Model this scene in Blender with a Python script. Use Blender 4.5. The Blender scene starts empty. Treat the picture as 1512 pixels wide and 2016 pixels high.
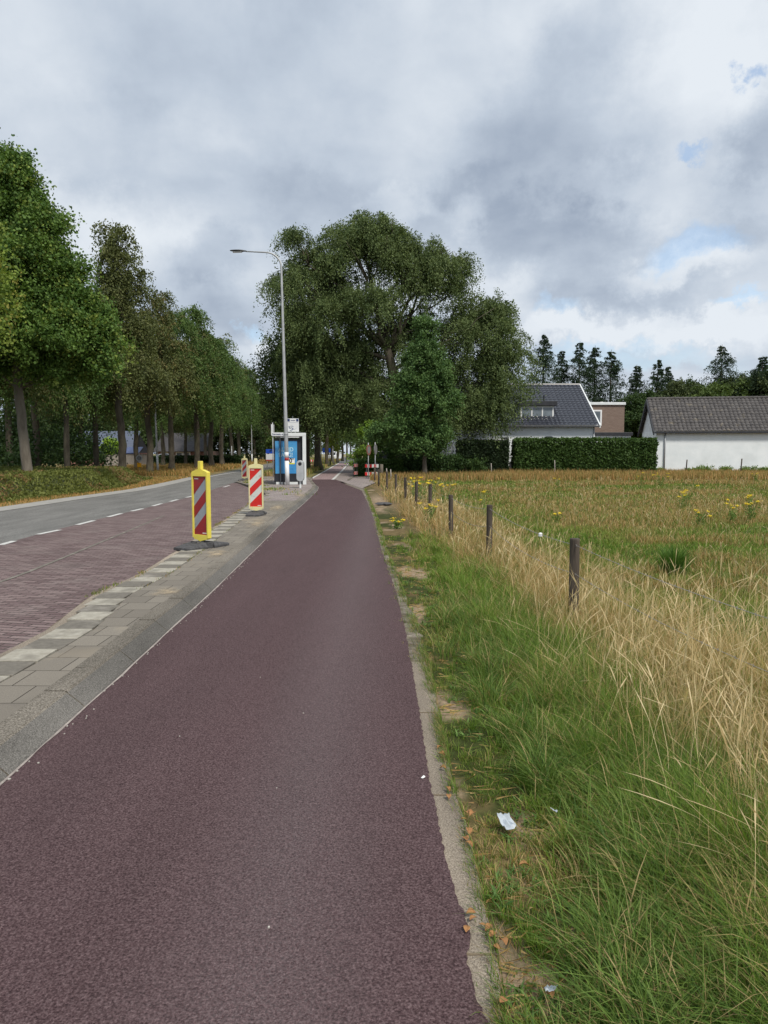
import bpy, bmesh, math, random
import numpy as np
from mathutils import Vector, Matrix
random.seed(7)
R = math.radians
SC = bpy.context.scene
COL = SC.collection

# ------------------------------------------------------------------ camera
CAMH, F, PITCH = 1.5, 1400.0, math.atan(115/1400)
cd = bpy.data.cameras.new('camera'); cam = bpy.data.objects.new('camera', cd); COL.objects.link(cam)
cam.location = (0, 0, CAMH); cam.rotation_euler = (math.pi/2 - PITCH, 0, 0)
cd.sensor_fit = 'VERTICAL'; cd.sensor_height = 36; cd.lens = 36*F/2016; cd.clip_end = 3000; cd.clip_start = .05
SC.camera = cam
CP, SP = math.cos(PITCH), math.sin(PITCH)
def ray(px, py):
    a = (px-756)/F; b = -(py-1008)/F
    return a, CP + b*SP, -SP + b*CP
def P(px, py, z=0.0):
    "world x,y of the photo pixel on the level z"
    a, f, u = ray(px, py); t = (z-CAMH)/u
    return (a*t, f*t)
def Q(px, py, Y):
    "world x,z of the photo pixel at the distance Y"
    a, f, u = ray(px, py); t = Y/f
    return (a*t, CAMH+u*t)

# ------------------------------------------------------------------ world
SUN_EL, SUN_AZ = R(52), R(150)      # azimuth clockwise from +Y (view direction)
w = bpy.data.worlds.new('World'); SC.world = w; w.use_nodes = True
nt = w.node_tree; nt.nodes.clear()
def N(t, **k):
    n = nt.nodes.new(t)
    for a, b in k.items(): setattr(n, a, b)
    return n
def L(a, b): nt.links.new(a, b)
out = N('ShaderNodeOutputWorld'); bg = N('ShaderNodeBackground'); bg.inputs[1].default_value = .1; L(bg.outputs[0], out.inputs[0])
sky = N('ShaderNodeTexSky', sky_type='NISHITA'); sky.sun_disc = False; sky.sun_elevation = SUN_EL; sky.sun_rotation = SUN_AZ
sky.air_density = 1.0; sky.dust_density = 1.5
tc = N('ShaderNodeTexCoord'); D0 = tc.outputs['Generated']
def VM(op, a, b=None):
    n = N('ShaderNodeVectorMath', operation=op)
    for i, v in enumerate((a, b)):
        if v is None: continue
        if isinstance(v, (tuple, list)): n.inputs[i].default_value = v
        else: L(v, n.inputs[i])
    return n
def MA(op, a, b=None, c=None, clamp=False):
    n = N('ShaderNodeMath', operation=op); n.use_clamp = clamp
    for i, v in enumerate((a, b, c)):
        if v is None: continue
        if isinstance(v, (int, float)): n.inputs[i].default_value = v
        else: L(v, n.inputs[i])
    return n.outputs[0]
sep = N('ShaderNodeSeparateXYZ'); L(D0, sep.inputs[0])
zz = MA('ADD', MA('MAXIMUM', sep.outputs[2], 0.0), .16)
comb = N('ShaderNodeCombineXYZ'); L(MA('DIVIDE', sep.outputs[0], zz), comb.inputs[0]); L(MA('DIVIDE', sep.outputs[1], zz), comb.inputs[1])
def noise(vec, scale, detail=6, rough=.55, dist=0.0, off=(0, 0, 0)):
    v = VM('ADD', vec, off).outputs[0]
    n = N('ShaderNodeTexNoise'); L(v, n.inputs['Vector']); n.inputs['Scale'].default_value = scale
    n.inputs['Detail'].default_value = detail; n.inputs['Roughness'].default_value = rough; n.inputs['Distortion'].default_value = dist
    return n
n1 = noise(comb.outputs[0], .9, 7, .52, .15, (3.1, 7.7, 0)).outputs['Fac']
n2 = noise(D0, 10, 6, .55, .2, (5, 2, 8)).outputs['Fac']
# warped direction for the cloud masses
wn = noise(D0, 6.5, 8, .66, 0, (1, 4, 2)).outputs['Color']
wv = VM('SCALE', VM('SUBTRACT', wn, (.5, .5, .5)).outputs[0]); wv.inputs['Scale'].default_value = .20
DW = VM('ADD', D0, wv.outputs[0]).outputs[0]
def blob(px, py, rx, ry):
    d = Vector(ray(px, py)).normalized()
    s = VM('MULTIPLY', VM('SUBTRACT', DW, tuple(d)).outputs[0], (F/rx, F/rx, F/ry))
    l = VM('LENGTH', s.outputs[0]).outputs['Value']
    m = N('ShaderNodeMapRange', interpolation_type='SMOOTHSTEP'); L(l, m.inputs[0])
    m.inputs[1].default_value = 1.45; m.inputs[2].default_value = .35; m.inputs[3].default_value = 0; m.inputs[4].default_value = 1
    return m.outputs[0]
# brightness of the cloud deck: base noise + masses
def mr(v, a, b, c, d):
    m = N('ShaderNodeMapRange', interpolation_type='SMOOTHSTEP'); L(v, m.inputs[0])
    for i, q in enumerate((a, b, c, d)): m.inputs[i+1].default_value = q
    return m.outputs[0]
br = MA('ADD', mr(n1, .34, .66, .53, .90), MA('MULTIPLY', MA('SUBTRACT', n2, .5), .42))
for (x, y, rx, ry, a) in [(1180, 90, 110, 80, -.26), (1130, 230, 150, 110, -.22), (940, 370, 110, 45, -.30), (1090, 460, 190, 62, -.42),
                          (1150, 555, 130, 48, -.36), (450, 515, 90, 50, -.30), (640, 385, 130, 70, -.22), (1505, 250, 60, 80, -.36),
                          (220, 300, 330, 90, -.20), (1500, 440, 70, 40, -.25), (350, 90, 420, 130, -.04), (480, 640, 90, 60, -.16), (1330, 570, 90, 30, -.15),
                          (1390, 130, 150, 120, .20), (760, 390, 80, 45, .26), (930, 420, 60, 45, .22), (1350, 520, 130, 36, .32),
                          (1320, 655, 120, 34, .36), (1100, 645, 160, 36, .36), (200, 455, 150, 70, .14), (690, 230, 260, 120, .06),
                          (1290, 380, 120, 60, .20), (1480, 640, 80, 40, .25), (520, 680, 50, 24, .25), (1000, 560, 70, 50, .12), (850, 120, 260, 90, .10)]:
    br = MA('ADD', br, MA('MULTIPLY', blob(x, y, rx*(.85 if a < 0 else 1), ry*.9), a*(.60 if a < 0 else .85)))
cr = N('ShaderNodeValToRGB'); L(br, cr.inputs[0]); e = cr.color_ramp.elements
e[0].position = 0.0; e[0].color = (.150, .195, .275, 1); e[1].position = 1.0; e[1].color = (.60, .64, .685, 1)
x = e.new(.33); x.color = (.26, .31, .39, 1); x = e.new(.62); x.color = (.40, .455, .53, 1)
holes = 0
for (x, y, rx, ry, a) in [(1466, 150, 34, 22, .8), (1372, 298, 50, 22, .7), (1400, 478, 130, 36, .6), (1240, 715, 260, 30, .4), (1480, 600, 80, 18, .6), (500, 655, 50, 26, .6),
                          (1090, 600, 90, 20, .35), (1180, 690, 160, 20, .4)]:
    holes = MA('MAXIMUM', holes, MA('MULTIPLY', blob(x, y, rx*.62, ry*.7), a*.8))
mx = N('ShaderNodeMix', data_type='RGBA'); L(holes, mx.inputs[0])
sc10 = VM('SCALE', cr.outputs[0]); sc10.inputs['Scale'].default_value = 10.0
L(sc10.outputs[0], mx.inputs[6])
sk = VM('MULTIPLY', sky.outputs[0], (1.5, 1.6, 1.6)); L(sk.outputs[0], mx.inputs[7])
L(mx.outputs[2], bg.inputs[0])

sd = bpy.data.lights.new('sun', 'SUN'); so = bpy.data.objects.new('sun', sd); COL.objects.link(so)
sd.energy = 2.7; sd.angle = R(11); sd.color = (1, .93, .82)
so.rotation_euler = (math.pi/2 - SUN_EL, 0, -SUN_AZ + math.pi)
SC.view_settings.view_transform = 'Standard'; SC.view_settings.look = 'None'; SC.view_settings.exposure = .40; SC.view_settings.gamma = 1
SC.cycles.use_denoising = True
SC.cycles.max_bounces = 6; SC.cycles.transparent_max_bounces = 8; SC.cycles.diffuse_bounces = 3; SC.cycles.transmission_bounces = 3

# ------------------------------------------------------------------ materials
def newmat(name):
    m = bpy.data.materials.new(name); m.use_nodes = True
    return m, m.node_tree.nodes, m.node_tree.links, m.node_tree.nodes['Principled BSDF']
def mat(name, c1, c2=None, scale=5, rough=.7, bump=0, bscale=None, metal=0, detail=5, stretch=(1, 1, 1), spec=.35, c3=None, s3=1.0, t3=(.55, .7)):
    m, n, l, b = newmat(name)
    b.inputs['Roughness'].default_value = rough; b.inputs['Metallic'].default_value = metal; b.inputs['Specular IOR Level'].default_value = spec
    if c2 is None and not bump:
        b.inputs['Base Color'].default_value = (*c1, 1); return m
    t = n.new('ShaderNodeTexCoord'); mp = n.new('ShaderNodeMapping'); mp.inputs['Scale'].default_value = stretch
    l.new(t.outputs['Object'], mp.inputs[0])
    no = n.new('ShaderNodeTexNoise'); no.inputs['Scale'].default_value = scale; no.inputs['Detail'].default_value = detail; no.inputs['Roughness'].default_value = .65
    l.new(mp.outputs[0], no.inputs['Vector'])
    r = n.new('ShaderNodeValToRGB'); r.color_ramp.elements[0].position = .32; r.color_ramp.elements[1].position = .68
    r.color_ramp.elements[0].color = (*c1, 1); r.color_ramp.elements[1].color = (*(c2 or c1), 1)
    l.new(no.outputs['Fac'], r.inputs[0]); last = r.outputs[0]
    if c3:
        n3 = n.new('ShaderNodeTexNoise'); n3.inputs['Scale'].default_value = s3; n3.inputs['Detail'].default_value = 6; l.new(mp.outputs[0], n3.inputs['Vector'])
        q = n.new('ShaderNodeMapRange'); q.inputs[1].default_value = t3[0]; q.inputs[2].default_value = t3[1]; l.new(n3.outputs['Fac'], q.inputs[0])
        x = n.new('ShaderNodeMix'); x.data_type = 'RGBA'; l.new(q.outputs[0], x.inputs[0]); l.new(last, x.inputs[6]); x.inputs[7].default_value = (*c3, 1); last = x.outputs[2]
    l.new(last, b.inputs['Base Color'])
    if bump:
        nb = n.new('ShaderNodeTexNoise'); nb.inputs['Scale'].default_value = bscale or scale*3; nb.inputs['Detail'].default_value = 4; l.new(mp.outputs[0], nb.inputs['Vector'])
        bp = n.new('ShaderNodeBump'); bp.inputs['Strength'].default_value = bump; bp.inputs['Distance'].default_value = .02
        l.new(nb.outputs['Fac'], bp.inputs['Height']); l.new(bp.outputs[0], b.inputs['Normal'])
    return m
def attrmat(name, rough=.6, transl=.25, spec=.25, fine=None, tcol=(1, 1, .55)):
    m, n, l, b = newmat(name); o = n['Material Output']
    b.inputs['Roughness'].default_value = rough; b.inputs['Specular IOR Level'].default_value = spec
    a = n.new('ShaderNodeAttribute'); a.attribute_name = 'col'; last = a.outputs['Color']
    if fine:
        t = n.new('ShaderNodeTexCoord'); no = n.new('ShaderNodeTexNoise'); no.inputs['Scale'].default_value = fine; no.inputs['Detail'].default_value = 6; no.inputs['Roughness'].default_value = .7
        l.new(t.outputs['Object'], no.inputs['Vector']); q = n.new('ShaderNodeMapRange'); q.inputs[1].default_value = .3; q.inputs[2].default_value = .7; q.inputs[3].default_value = .55; q.inputs[4].default_value = 1.4
        l.new(no.outputs['Fac'], q.inputs[0]); v = n.new('ShaderNodeVectorMath'); v.operation = 'SCALE'; l.new(last, v.inputs[0]); l.new(q.outputs[0], v.inputs['Scale']); last = v.outputs[0]
        bp = n.new('ShaderNodeBump'); bp.inputs['Strength'].default_value = .6; bp.inputs['Distance'].default_value = .02; l.new(no.outputs['Fac'], bp.inputs['Height']); l.new(bp.outputs[0], b.inputs['Normal'])
    l.new(last, b.inputs['Base Color'])
    if transl:
        tr = n.new('ShaderNodeBsdfTranslucent'); ml = n.new('ShaderNodeVectorMath'); ml.operation = 'MULTIPLY'; l.new(last, ml.inputs[0]); ml.inputs[1].default_value = tuple(1.5*c for c in tcol)
        l.new(ml.outputs[0], tr.inputs[0]); mx = n.new('ShaderNodeMixShader'); mx.inputs[0].default_value = transl
        l.new(b.outputs[0], mx.inputs[1]); l.new(tr.outputs[0], mx.inputs[2]); l.new(mx.outputs[0], o.inputs[0])
    return m
def brickmat(name, c1, c2, mortar, bw, bh, ms=.006, rotz=0, offset=.5, rough=.85, bump=.5, bias=0, plane='XY', dirt=None, warp=0, fine=80):
    m, n, l, b = newmat(name); b.inputs['Roughness'].default_value = rough; b.inputs['Specular IOR Level'].default_value = .3
    t = n.new('ShaderNodeTexCoord'); mp = n.new('ShaderNodeMapping'); mp.inputs['Rotation'].default_value = {'XY': (0, 0, rotz), 'XZ': (-math.pi/2, 0, 0)}[plane]
    src = t.outputs['Object']
    if warp:
        wn = n.new('ShaderNodeTexNoise'); wn.inputs['Scale'].default_value = 1.1; l.new(src, wn.inputs['Vector'])
        s1 = n.new('ShaderNodeVectorMath'); s1.operation = 'MULTIPLY_ADD'; l.new(wn.outputs['Color'], s1.inputs[0]); s1.inputs[1].default_value = (warp, warp, 0); l.new(src, s1.inputs[2]); src = s1.outputs[0]
    l.new(src, mp.inputs[0])
    br = n.new('ShaderNodeTexBrick'); l.new(mp.outputs[0], br.inputs['Vector'])
    for k, v in (('Color1', (*c1, 1)), ('Color2', (*c2, 1)), ('Mortar', (*mortar, 1)), ('Scale', 1), ('Mortar Size', ms), ('Mortar Smooth', .3), ('Bias', bias), ('Brick Width', bw), ('Row Height', bh)):
        br.inputs[k].default_value = v
    br.offset = offset
    no = n.new('ShaderNodeTexNoise'); no.inputs['Scale'].default_value = fine; no.inputs['Detail'].default_value = 5; no.inputs['Roughness'].default_value = .7; l.new(t.outputs['Object'], no.inputs['Vector'])
    q = n.new('ShaderNodeMapRange'); q.inputs[1].default_value = .3; q.inputs[2].default_value = .7; q.inputs[3].default_value = .7; q.inputs[4].default_value = 1.28; l.new(no.outputs['Fac'], q.inputs[0])
    v = n.new('ShaderNodeVectorMath'); v.operation = 'SCALE'; l.new(br.outputs['Color'], v.inputs[0]); l.new(q.outputs[0], v.inputs['Scale']); last = v.outputs[0]
    if dirt:
        for (dc, ds, d0, d1, df) in dirt:
            n3 = n.new('ShaderNodeTexNoise'); n3.inputs['Scale'].default_value = ds; n3.inputs['Detail'].default_value = 7; n3.inputs['Roughness'].default_value = .62; l.new(t.outputs['Object'], n3.inputs['Vector'])
            q = n.new('ShaderNodeMapRange'); q.inputs[1].default_value = d0; q.inputs[2].default_value = d1; q.inputs[4].default_value = df; l.new(n3.outputs['Fac'], q.inputs[0])
            x = n.new('ShaderNodeMix'); x.data_type = 'RGBA'; l.new(q.outputs[0], x.inputs[0]); l.new(last, x.inputs[6]); x.inputs[7].default_value = (*dc, 1); last = x.outputs[2]
    l.new(last, b.inputs['Base Color'])
    bp = n.new('ShaderNodeBump'); bp.inputs['Strength'].default_value = bump; bp.inputs['Distance'].default_value = .006
    ad = n.new('ShaderNodeMath'); ad.operation = 'MULTIPLY_ADD'; l.new(no.outputs['Fac'], ad.inputs[0]); ad.inputs[1].default_value = .5
    iv = n.new('ShaderNodeMath'); iv.operation = 'SUBTRACT'; iv.inputs[0].default_value = 1; l.new(br.outputs['Fac'], iv.inputs[1]); l.new(iv.outputs[0], ad.inputs[2])
    l.new(ad.outputs[0], bp.inputs['Height']); l.new(bp.outputs[0], b.inputs['Normal'])
    return m

def asphaltmat(name, base, dark, light, grain=230, track=None, wear=.08):
    m, n, l, b = newmat(name); b.inputs['Roughness'].default_value = .88; b.inputs['Specular IOR Level'].default_value = .2
    t = n.new('ShaderNodeTexCoord'); g = t.outputs['Object']
    v = n.new('ShaderNodeTexVoronoi'); v.inputs['Scale'].default_value = grain; v.inputs['Randomness'].default_value = 1; l.new(g, v.inputs['Vector'])
    n1 = n.new('ShaderNodeTexNoise'); n1.inputs['Scale'].default_value = grain*.42; n1.inputs['Detail'].default_value = 3; n1.inputs['Roughness'].default_value = .75; l.new(g, n1.inputs['Vector'])
    r = n.new('ShaderNodeValToRGB'); e = r.color_ramp.elements; e[0].position = .34; e[0].color = (*dark, 1); e[1].position = .66; e[1].color = (*light, 1); x = e.new(.48); x.color = (*base, 1)
    l.new(n1.outputs['Fac'], r.inputs[0])
    vs = n.new('ShaderNodeSeparateColor'); l.new(v.outputs['Color'], vs.inputs[0]); q = n.new('ShaderNodeMapRange'); q.inputs[3].default_value = .72; q.inputs[4].default_value = 1.3; l.new(vs.outputs[0], q.inputs[0])
    s = n.new('ShaderNodeVectorMath'); s.operation = 'SCALE'; l.new(r.outputs[0], s.inputs[0]); l.new(q.outputs[0], s.inputs['Scale']); last = s.outputs[0]
    # broad wear, long along the way
    mp = n.new('ShaderNodeMapping'); mp.inputs['Scale'].default_value = (2.2, .35, 1); l.new(g, mp.inputs[0])
    n2 = n.new('ShaderNodeTexNoise'); n2.inputs['Scale'].default_value = 1.3; n2.inputs['Detail'].default_value = 5; l.new(mp.outputs[0], n2.inputs['Vector'])
    q2 = n.new('ShaderNodeMapRange'); q2.inputs[1].default_value = .3; q2.inputs[2].default_value = .7; q2.inputs[3].default_value = 1-wear; q2.inputs[4].default_value = 1+wear; l.new(n2.outputs['Fac'], q2.inputs[0])
    s2 = n.new('ShaderNodeVectorMath'); s2.operation = 'SCALE'; l.new(last, s2.inputs[0]); l.new(q2.outputs[0], s2.inputs['Scale']); last = s2.outputs[0]
    if track:   # scuffed paler strip down the way (x centre, half width)
        sx = n.new('ShaderNodeSeparateXYZ'); l.new(g, sx.inputs[0])
        d = n.new('ShaderNodeMath'); d.operation = 'SUBTRACT'; l.new(sx.outputs[0], d.inputs[0]); d.inputs[1].default_value = track[0]
        a = n.new('ShaderNodeMath'); a.operation = 'ABSOLUTE'; l.new(d.outputs[0], a.inputs[0])
        nn = n.new('ShaderNodeMath'); nn.operation = 'MULTIPLY_ADD'; l.new(n2.outputs['Fac'], nn.inputs[0]); nn.inputs[1].default_value = .25; l.new(a.outputs[0], nn.inputs[2])
        q3 = n.new('ShaderNodeMapRange'); q3.interpolation_type = 'SMOOTHSTEP'; q3.inputs[1].default_value = track[1]+.1; q3.inputs[2].default_value = .05; q3.inputs[3].default_value = 0; q3.inputs[4].default_value = track[2]; l.new(nn.outputs[0], q3.inputs[0])
        n4 = n.new('ShaderNodeMath'); n4.operation = 'MULTIPLY'; l.new(q3.outputs[0], n4.inputs[0]); l.new(vs.outputs[1], n4.inputs[1])
        x = n.new('ShaderNodeMix'); x.data_type = 'RGBA'; l.new(n4.outputs[0], x.inputs[0]); l.new(last, x.inputs[6]); x.inputs[7].default_value = (.25, .23, .235, 1); last = x.outputs[2]
    l.new(last, b.inputs['Base Color'])
    bp = n.new('ShaderNodeBump'); bp.inputs['Strength'].default_value = .8; bp.inputs['Distance'].default_value = .004; l.new(n1.outputs['Fac'], bp.inputs['Height']); l.new(bp.outputs[0], b.inputs['Normal'])
    return m

M = {}
M['path'] = asphaltmat('red_asphalt', (.070, .042, .045), (.028, .016, .018), (.135, .094, .098), 290, (-.35, .55, .22))
M['seam'] = asphaltmat('seam_asphalt', (.058, .036, .040), (.018, .010, .012), (.115, .08, .085), 210)
M['pink'] = asphaltmat('old_red_asphalt', (.25, .18, .18), (.17, .12, .12), (.32, .25, .25), 120)
M['road'] = asphaltmat('grey_asphalt', (.150, .148, .142), (.095, .093, .088), (.21, .207, .198), 110, None, .2)
M['farasph'] = asphaltmat('far_asphalt', (.13, .13, .135), (.08, .08, .085), (.2, .2, .2), 90)
M['bay'] = brickmat('clinker_brick', (.128, .086, .086), (.228, .170, .165), (.035, .028, .024), .205, .072, .0065, R(12), .5, .75, .9, -.1, dirt=[((.22, .19, .175), 1.6, .5, .72, .32), ((.06, .04, .04), .7, .55, .75, .45)], warp=.05, fine=60)
M['tile'] = brickmat('paving_tile', (.165, .148, .125), (.215, .194, .163), (.045, .038, .03), .30, .30, .0045, 0, .5, .9, .5, 0, dirt=[((.40, .34, .25), 1.3, .56, .72, .6), ((.10, .09, .08), 2.6, .56, .72, .5)], fine=140)
M['tile_far'] = brickmat('paving_tile_shelter', (.20, .17, .165), (.28, .24, .23), (.08, .07, .06), .30, .30, .006, 0, .5, .9, .5, 0, dirt=[((.34, .30, .24), .9, .5, .7, .5)], fine=40)
M['kerb'] = asphaltmat('kerb_concrete', (.150, .135, .113), (.065, .056, .045), (.27, .245, .21), 240, None, .3)
M['kerbface'] = asphaltmat('kerb_face_concrete', (.128, .122, .112), (.07, .066, .06), (.20, .19, .175), 300, None, .38)  # smoother greyer concrete, also toned darker to replace shading missing on the slope
M['whiteblock'] = mat('white_kerb_block', (.28, .26, .215), (.40, .38, .325), 14, .85, .4, 90, c3=(.21, .195, .165), s3=5, t3=(.48, .66))
M['darkblock'] = mat('dark_kerb_block', (.125, .115, .098), (.185, .17, .145), 18, .9, .4, 90, c3=(.26, .24, .21), s3=4, t3=(.55, .7))
M['edging'] = asphaltmat('edging_concrete', (.235, .20, .160), (.135, .112, .085), (.33, .285, .235), 330, None, .42)
M['edging_old'] = mat('old_edging_concrete', (.13, .11, .085), (.34, .30, .25), 12, .95, 1.0, 60, c3=(.10, .085, .06), s3=5, t3=(.42, .6))
M['sealant'] = mat('pale_joint_line', (.42, .37, .34), (.22, .19, .175), 9, .8)
M['marking'] = mat('road_paint', (.62, .62, .60), (.42, .42, .41), 12, .7)
M['soil'] = mat('soil', (.12, .095, .065), (.22, .175, .12), 6, .95, .8, 40)
M['leaf'] = attrmat('foliage', .62, .22, .22)
M['grass'] = attrmat('grass_blades', .6, .28, .25)
M['groundcol'] = attrmat('field_soil', .95, 0, .1, 9)
M['bark'] = mat('bark', (.040, .033, .025), (.115, .10, .075), 3.5, .92, .9, 14, stretch=(1, 1, .35), c3=(.09, .10, .05), s3=.8, t3=(.5, .7))
M['bark_pale'] = mat('bark_grey', (.10, .085, .068), (.215, .19, .155), 4, .92, 1.0, 12, stretch=(1, 1, .25), c3=(.07, .06, .045), s3=2, t3=(.52, .7))
M['post'] = mat('weathered_post', (.030, .024, .020), (.105, .085, .068), 14, .9, .8, 40, stretch=(1, 1, .12))
M['galv'] = mat('galvanised_steel', (.33, .345, .36), (.47, .485, .50), 3, .5, 0, metal=.35)
M['polewhite'] = mat('white_paint', (.66, .67, .68), (.78, .79, .80), 4, .45)
M['red'] = mat('red_paint', (.40, .03, .03), (.30, .03, .03), 5, .5)
M['yellow'] = mat('yellow_plastic', (.76, .65, .085), (.64, .55, .10), 6, .42, c3=(.55, .48, .15), s3=9, t3=(.6, .75))
M['yellow_pale'] = mat('faded_yellow_plastic', (.70, .64, .32), (.62, .58, .36), 6, .5, c3=(.5, .46, .28), s3=9, t3=(.58, .72))
M['refl_red'] = mat('red_sheet', (.30, .014, .020), (.22, .014, .018), 9, .38, spec=.5, c3=(.16, .03, .03), s3=16, t3=(.58, .75))
M['refl_red2'] = mat('bright_red_sheet', (.60, .025, .018), (.48, .02, .02), 8, .4, c3=(.36, .05, .04), s3=14, t3=(.6, .76))
M['refl_grey'] = mat('grey_sheet', (.24, .265, .30), (.30, .32, .35), 7, .38, c3=(.19, .20, .21), s3=12, t3=(.56, .74))
M['refl_white'] = mat('white_sheet', (.50, .53, .50), (.58, .60, .58), 6, .4, c3=(.4, .41, .39), s3=14, t3=(.55, .7))
M['mark_pale'] = mat('pale_print', (.62, .56, .56))
M['rubber'] = mat('recycled_rubber', (.045, .045, .048), (.105, .105, .11), 18, .85, .6, 60)
M['black'] = mat('black_metal', (.016, .018, .024), (.03, .032, .04), 3, .4)
M['darkgrey'] = mat('dark_grey_metal', (.05, .055, .065), (.08, .085, .095), 3, .45)
M['white_metal'] = mat('white_frame', (.60, .63, .64), (.70, .73, .74), 3, .4)
M['wallwhite'] = mat('white_render', (.70, .75, .78), (.80, .84, .87), 1.1, .85, .15, 12, c3=(.62, .66, .68), s3=.5, t3=(.55, .8))
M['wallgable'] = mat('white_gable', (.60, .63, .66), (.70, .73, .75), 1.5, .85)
M['roof_blue'] = mat('glazed_dark_tile', (.020, .023, .033), (.042, .046, .062), 4, .36, spec=.6)
M['roof_brown'] = mat('weathered_tile', (.050, .047, .048), (.115, .108, .106), 3, .8, c3=(.17, .15, .12), s3=2.2, t3=(.6, .75))
M['trimdark'] = mat('dark_trim', (.022, .024, .03), (.04, .042, .05), 3, .5)
M['frame'] = mat('window_frame', (.72, .73, .74), (.78, .79, .80), 3, .4)
M['brick_old'] = brickmat('old_brick', (.165, .110, .088), (.215, .150, .122), (.20, .17, .145), .22, .065, .01, plane='XZ', bump=.3, fine=20)
M['brick_red'] = brickmat('red_brick', (.26, .10, .08), (.32, .15, .12), (.24, .2, .18), .22, .065, .01, plane='XZ', bump=.3, fine=20)
M['slate'] = mat('slate_roof', (.07, .085, .125), (.10, .12, .17), 2, .5, stretch=(.3, 1, 6))
M['fencewood'] = mat('fence_boards', (.26, .235, .21), (.36, .33, .30), 3, .85, stretch=(8, 1, .4))
M['blue'] = mat('blue_sign', (.012, .06, .42), (.02, .08, .46), 3, .4)
M['poster'] = mat('blue_poster', (.035, .22, .52), (.08, .33, .58), 1.6, .25, spec=.5)
M['poster_txt'] = mat('pale_blue_lettering', (.40, .60, .70))
M['white'] = mat('white_print', (.75, .76, .76))
M['navy'] = mat('navy_print', (.02, .04, .13))
M['ink'] = mat('map_ink', (.10, .14, .26))
M['yellowflat'] = mat('yellow_label', (.62, .60, .04))
M['signwhite'] = mat('sign_white', (.62, .64, .66), (.70, .72, .73), 6, .4)
M['glass'] = mat('window_glass', (.10, .125, .145), (.20, .235, .27), .9, .08, spec=.8)
M['carwhite'] = mat('white_car_paint', (.72, .73, .74), (.76, .77, .78), 2, .18, spec=.6)
M['carglass'] = mat('car_glass', (.02, .025, .03), None, rough=.05, spec=.8)
M['tyre'] = mat('tyre_rubber', (.02, .02, .02), (.03, .03, .03), 20, .8)
M['wire'] = mat('rusty_galvanised_wire', (.30, .28, .26), (.42, .41, .40), 60, .5, metal=.5)
M['dryleaf'] = mat('dry_leaf', (.24, .105, .04), (.42, .23, .09), 40, .7)
M['plastic'] = mat('thin_plastic', (.34, .39, .45), (.46, .51, .56), 20, .4)
M['pebble'] = mat('pebble', (.36, .34, .31), (.5, .48, .44), 30, .9)
M['sign_back'] = mat('sign_back', (.16, .16, .165), (.2, .2, .205), 5, .6)
M['brown_back'] = mat('faded_red_sign', (.25, .09, .07), (.20, .10, .08), 5, .5)
M['petal'] = mat('ragwort_petals', (.78, .58, .02), (.70, .50, .02), 30, .7)
M['stem'] = mat('ragwort_stem', (.10, .17, .035), (.16, .22, .05), 20, .7)
M['orange'] = mat('orange_box', (.85, .42, .01), (.8, .38, .01), 5, .4)
M['sand'] = mat('loose_sand', (.42, .33, .21), (.55, .44, .29), 30, .95, .5, 120)
M['stump'] = mat('grey_steel_panel', (.36, .38, .40), (.48, .50, .52), 2.5, .4, metal=.2)

# ------------------------------------------------------------------ helpers
def link(o, parent=None):
    COL.objects.link(o)
    if parent is not None: o.parent = parent
    return o
def tag(o, label=None, cat=None, group=None, kind=None):
    if label: o['label'] = label
    if cat: o['category'] = cat
    if group: o['group'] = group
    if kind: o['kind'] = kind
    return o
def empty(name, loc, rz=0, label=None, cat=None, group=None):
    o = bpy.data.objects.new(name, None); o.location = loc; o.rotation_euler = (0, 0, rz); o.empty_display_size = .2
    link(o); return tag(o, label, cat, group)
def meshobj(name, V, Fc, m, parent=None, smooth=False, cols=None, mats=None, midx=None):
    me = bpy.data.meshes.new(name); me.from_pydata([tuple(v) for v in V], [], [tuple(f) for f in Fc]); me.update()
    for mm in (mats or [m]): me.materials.append(mm)
    if midx is not None: me.polygons.foreach_set('material_index', midx)
    if smooth: me.polygons.foreach_set('use_smooth', [True]*len(me.polygons))
    if cols is not None:
        a = me.color_attributes.new('col', 'FLOAT_COLOR', 'POINT'); a.data.foreach_set('color', np.asarray(cols, np.float32).ravel())
    return link(bpy.data.objects.new(name, me), parent)
def npmesh(name, verts, loops, lstart, ltotal, cols, m, parent=None, kind=None):
    me = bpy.data.meshes.new(name)
    me.vertices.add(len(verts)); me.vertices.foreach_set('co', np.asarray(verts, np.float32).ravel())
    me.loops.add(len(loops)); me.loops.foreach_set('vertex_index', np.asarray(loops, np.int32))
    me.polygons.add(len(lstart)); me.polygons.foreach_set('loop_start', np.asarray(lstart, np.int32)); me.polygons.foreach_set('loop_total', np.asarray(ltotal, np.int32))
    me.update(calc_edges=True)
    a = me.color_attributes.new('col', 'FLOAT_COLOR', 'POINT')
    c4 = np.ones((len(verts), 4), np.float32); c4[:, :3] = cols; a.data.foreach_set('color', c4.ravel())
    me.materials.append(m)
    return link(bpy.data.objects.new(name, me), parent)
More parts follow.
